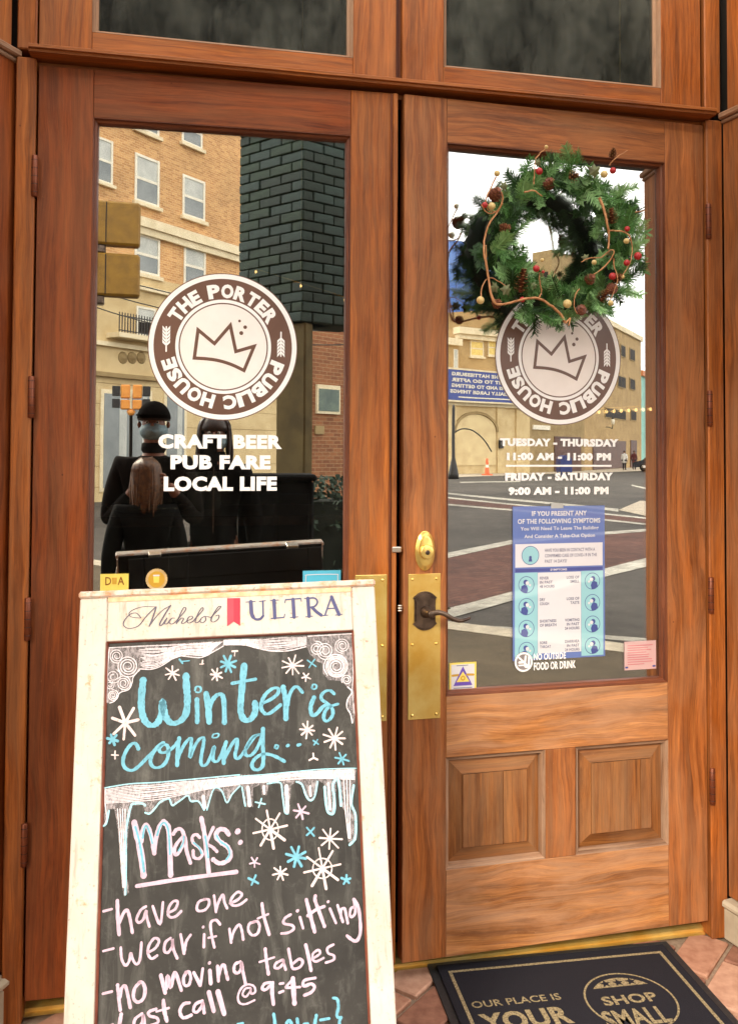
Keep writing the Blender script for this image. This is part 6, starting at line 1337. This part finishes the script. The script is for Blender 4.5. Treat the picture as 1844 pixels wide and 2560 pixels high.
    if longhair:
        b = MB()
        for q in range(64):
            a = math.radians(random.uniform(-28, 208)); r0 = .100*s; L_ = random.uniform(.12, .24) if s < .8 else random.uniform(.20, .30); cx_, cy_ = math.cos(a), math.sin(a)
            P = [(cx_*.03*s, cy_*.03*s+.01, hz+.118*s), (cx_*r0*.85, cy_*r0+.005, hz+.07*s), (cx_*r0*1.02, cy_*r0*1.08+.005, hz-.02), (cx_*r0*(1.04+random.uniform(-.06, .1)), cy_*r0*1.1+.005, hz-L_*.55), (cx_*r0*(.95+random.uniform(-.2, .2)), cy_*r0*1.0+random.uniform(-.01, .02), hz-L_)]
            b.tube(smooth(P, 3), [.010]*9+[.008, .006, .004, .002], 5)
        b.build('hair', hair, e, kind='stuff')
    if cap:
        dome(.100*s, .132*s, .022, cap, 'cap', 1.16, cy=.002)
        MB().lathe([(.0001, .0), (.085, .0), (.085, .008), (.0001, .010)], 20, 'z', (0, -.10*s, hz+.034), sz=.85).build('cap_peak', cap, e)
    if mask:
        b = MB().lathe([(.0001, -.128*s), (.03, -.122*s), (.062*s, -.092*s), (.082*s, -.03), (.084*s, -.0)], 20, 'y', (0, 0, hz-.046), sz=.78); b.build('face_mask', mask, e)
    return e
COAT1 = plain('dark_brown_jacket', srgb(22, 14, 10), srgb(13, 8, 6), 10, .9, spec=.1); COAT2 = plain('black_coat', srgb(12, 8, 7), srgb(8, 6, 5), 10, .9, spec=.1); COAT3 = plain('charcoal_jacket', srgb(10, 8, 7), srgb(7, 6, 5), 10, .9, spec=.1)
TRO = plain('dark_trousers', srgb(30, 30, 36), srgb(24, 24, 30), 10, .8); CAPM = plain('black_cap', srgb(20, 15, 13), srgb(12, 9, 8), 30, .95, spec=.05); MASK = plain('pale_blue_mask', srgb(132, 156, 162), srgb(112, 136, 144), 30, .7, bmp=0)
HBR = plain('dark_brown_hair', srgb(58, 36, 24), srgb(38, 22, 16), 60, .5); HBL = plain('blonde_hair', srgb(112, 72, 34), srgb(66, 38, 18), 60, .45)
def pm(px, py, D):
    p = vp(FL, px, D, py); return frameM(V3(p[0], p[1], TOPZ), (-1, 0, 0), (0, -1, 0)), float(p[2])-TOPZ
M_, zh = pm(385, 1066, 4.78); person(385, FL, 4.78, zh, M_, 'masked man in a black cap and dark jacket photographing the doors', COAT1, TRO, HBR, .90, cap=CAPM, mask=MASK, holding=True); man = M_
M_, zh = pm(536, 1092, 5.0); person(536, FL, 5.0, zh, M_, 'masked woman with long dark hair standing behind the photographer', COAT2, TRO, HBR, .90, mask=MASK, longhair=True)
M_, zh = pm(362, 1196, 4.86); M_ = M_ @ Matrix.Identity(4)
M_, zh = pm(366, 1196, 4.62); M_ = M_ @ Matrix.Rotation(math.pi*.93, 4, 'Z'); person(362, FL, 4.62, zh, M_, 'blonde child in a charcoal jacket standing in front of the photographer', COAT3, TRO, HBL, .72, longhair=True)
ph_o = empty('smartphone', frameM(CAM+V3(.015, -.045, -.02), (-1, 0, 0), (0, -1, 0)), 'black smartphone held up by the man in the cap', 'phone')
MB().box(-.038, .038, .0, .009, -.06, .10, 2, .003).build('phone_body', BLKM, ph_o); MB().lathe([(.0001, .0105), (.008, .0104), (.009, .0091)], 14, 'y', (.012, 0, .08)).build('lens', STEEL, ph_o)
def walker(px, D, label, top, bottom):
    p = vp(FR, px, D); M_ = frameM(V3(p[0], p[1], ROAD+.012), (math.cos(1.0), math.sin(1.0), 0), (-math.sin(1.0), math.cos(1.0), 0)); return person(px, FR, D, 1.6, M_, label, top, bottom, HBR)
walker(1560, 78, 'passer-by in a white shirt and dark trousers on the far pavement', plain('white_shirt', srgb(226, 226, 224), bmp=0), TRO)
walker(1584, 80, 'passer-by in a dark red jacket on the far pavement', plain('maroon_jacket', srgb(96, 40, 40), bmp=0), TRO)

# ================================================================= inside the pub, just behind the left door
TABLE = plain('dark_table_wood', srgb(96, 50, 28), srgb(62, 30, 18), 12, .35); BLACKW = plain('booth_black', (.008, .006, .005), (.012, .009, .008), 12, .8, spec=.05); BOOTH = plain('booth_edge', srgb(46, 30, 22), srgb(34, 22, 16), 12, .8, spec=.05)
def ip(px, py, y): p = hit(px, py, V3(0, y, 0), V3(0, 1, 0)); return float(p[0]), float(p[2])
tx0, tz = ip(232, 1285, .95); tx1, _ = ip(470, 1300, .95)
ta = empty('table', frameM(V3(-.55, 1.15, FLOOR-.002), (1, 0, 0), (0, 1, 0)), 'dark wooden pub table behind the left door glass', 'table'); th_ = tz-FLOOR
MB().box(-.62, .62, -.34, .34, th_-.035, th_, 0, .006).build('tabletop', TABLE, ta); MB().lathe([(.04, 0), (.05, .3), (.035, th_-.036)], 14, 'z').build('pedestal', IRON, ta); MB().lathe([(.0001, 0), (.28, 0), (.27, .03), (.05, .06)], 24, 'z').build('base', IRON, ta)
for i, (px, lab) in enumerate(((352, 'steel plate at the left of the pub table'), (398, 'steel plate nearer the middle of the pub table'))):
    x_, _ = ip(px, 1262, 1.0); pl = MB().lathe([(.0001, .004), (.08, .004), (.12, .02), (.125, .022), (.11, .012), (.0001, 0)], 28, 'z').build('plate', STEEL, None); pl.location = (x_, 1.02, FLOOR+th_+.0); tag(pl, lab, 'plate', 'plates on the pub table')
BEER = plain('amber_beer', srgb(220, 130, 40), srgb(190, 100, 28), 8, .2, bmp=0)
for i, (px, lab) in enumerate(((490, 'tall beer glass of amber ale on the pub table'), (520, 'second amber beer glass, rightmost on the pub table'))):
    x_, _ = ip(px, 1250, 1.1); g_ = empty('beer_glass', frameM(V3(x_+.02*i, 1.08+.1*i, FLOOR+th_), (1, 0, 0), (0, 1, 0)), lab, 'glass', 'beer glasses on the pub table')
    MB().lathe([(.0001, .004), (.028, .004), (.036, .11)], 18, 'z').build('beer', BEER, g_); MB().lathe([(.030, 0), (.0385, .145), (.0395, .145), (.031, 0)], 18, 'z').build('glass', STEEL if False else plain('clear_glass', (.5, .5, .48), rough=.05, bmp=0) if 'clear_glass' not in bpy.data.materials else bpy.data.materials['clear_glass'], g_)
# small warm lamps along a rail indoors
LAMP = emis('warm_bulb', (1, .55, .20), 2.2)
for (pa, pb, lab, y_, n_) in (((640, 672), (862, 742), 'brass lamp rail with small warm bulbs inside behind the left door', 1.3, 3), ((1478, 1022), (1625, 1014), 'brass lamp rail with small warm bulbs inside behind the right door', .35, 9)):
    a, c_ = ip(*pa, y_), ip(*pb, y_); e = empty('lamp_rail', frameM(V3((a[0]+c_[0])/2, y_, (a[1]+c_[1])/2), (1, 0, 0), (0, 1, 0)), lab, 'lamp'); dx, dz = (c_[0]-a[0])/2, (c_[1]-a[1])/2
    MB().tube([(-dx, 0, -dz), (dx, 0, dz)], .0022, 8).build('rail', BRASS, e)
    for q in range(n_):
        t_ = -1+2*q/(n_-1); b = MB().lathe([(.0001, -.012), (.0035, -.010), (.005, -.005), (.002, .0)], 10, 'z', (dx*t_, 0, dz*t_-.006)); b.build('bulb', LAMP, e)
    MB().tube([(0, 0, 0), (0, 0, 3.29-(a[1]+c_[1])/2)], .003, 6).build('hanger', BRASS, e)

# overhead cables across the street
for (F_, a_, b_2, D_, lab) in ((FL, (200, 700), (640, 800), 16, 'thin black overhead cables crossing before the tan brick building'),):
    p0, p1 = vp(F_, a_[0], D_, a_[1]), vp(F_, b_2[0], D_, b_2[1]); e = empty('overhead_cable', frameM(p0, (1, 0, 0), (0, 1, 0)), lab, 'cable', 'overhead cables')
    for q in range(3):
        P = []
        for i_ in range(15):
            t_ = i_/14; v = (p1-p0)*(-.6+2.2*t_); P.append((v[0], v[1], v[2]+.22*q-(.5-.1*q)*(1-(2*t_-1)**2)))
        MB().tube(P, .011 if D_ < 20 else .02, 5).build('cable', IRON, e)

# shared groups for things that repeat
_by = {}
for o in list(SC.objects):
    if o.parent is None and o.get('category') and not o.get('group'): _by.setdefault(o['category'], []).append(o)
_G = {'door': 'pair of glazed entrance doors', 'sticker': 'stickers on the door glass', 'building': 'buildings along the street', 'wall panelling': 'panelled side walls of the recess', 'person': 'people around the entrance and street', 'traffic signal': 'traffic signals over the crossing', 'street lamp': 'street lamps', 'lamp': 'lamp rails inside the pub'}
for c_, os_ in _by.items():
    if len(os_) > 1 and c_ in _G:
        for o in os_: o['group'] = _G[c_]
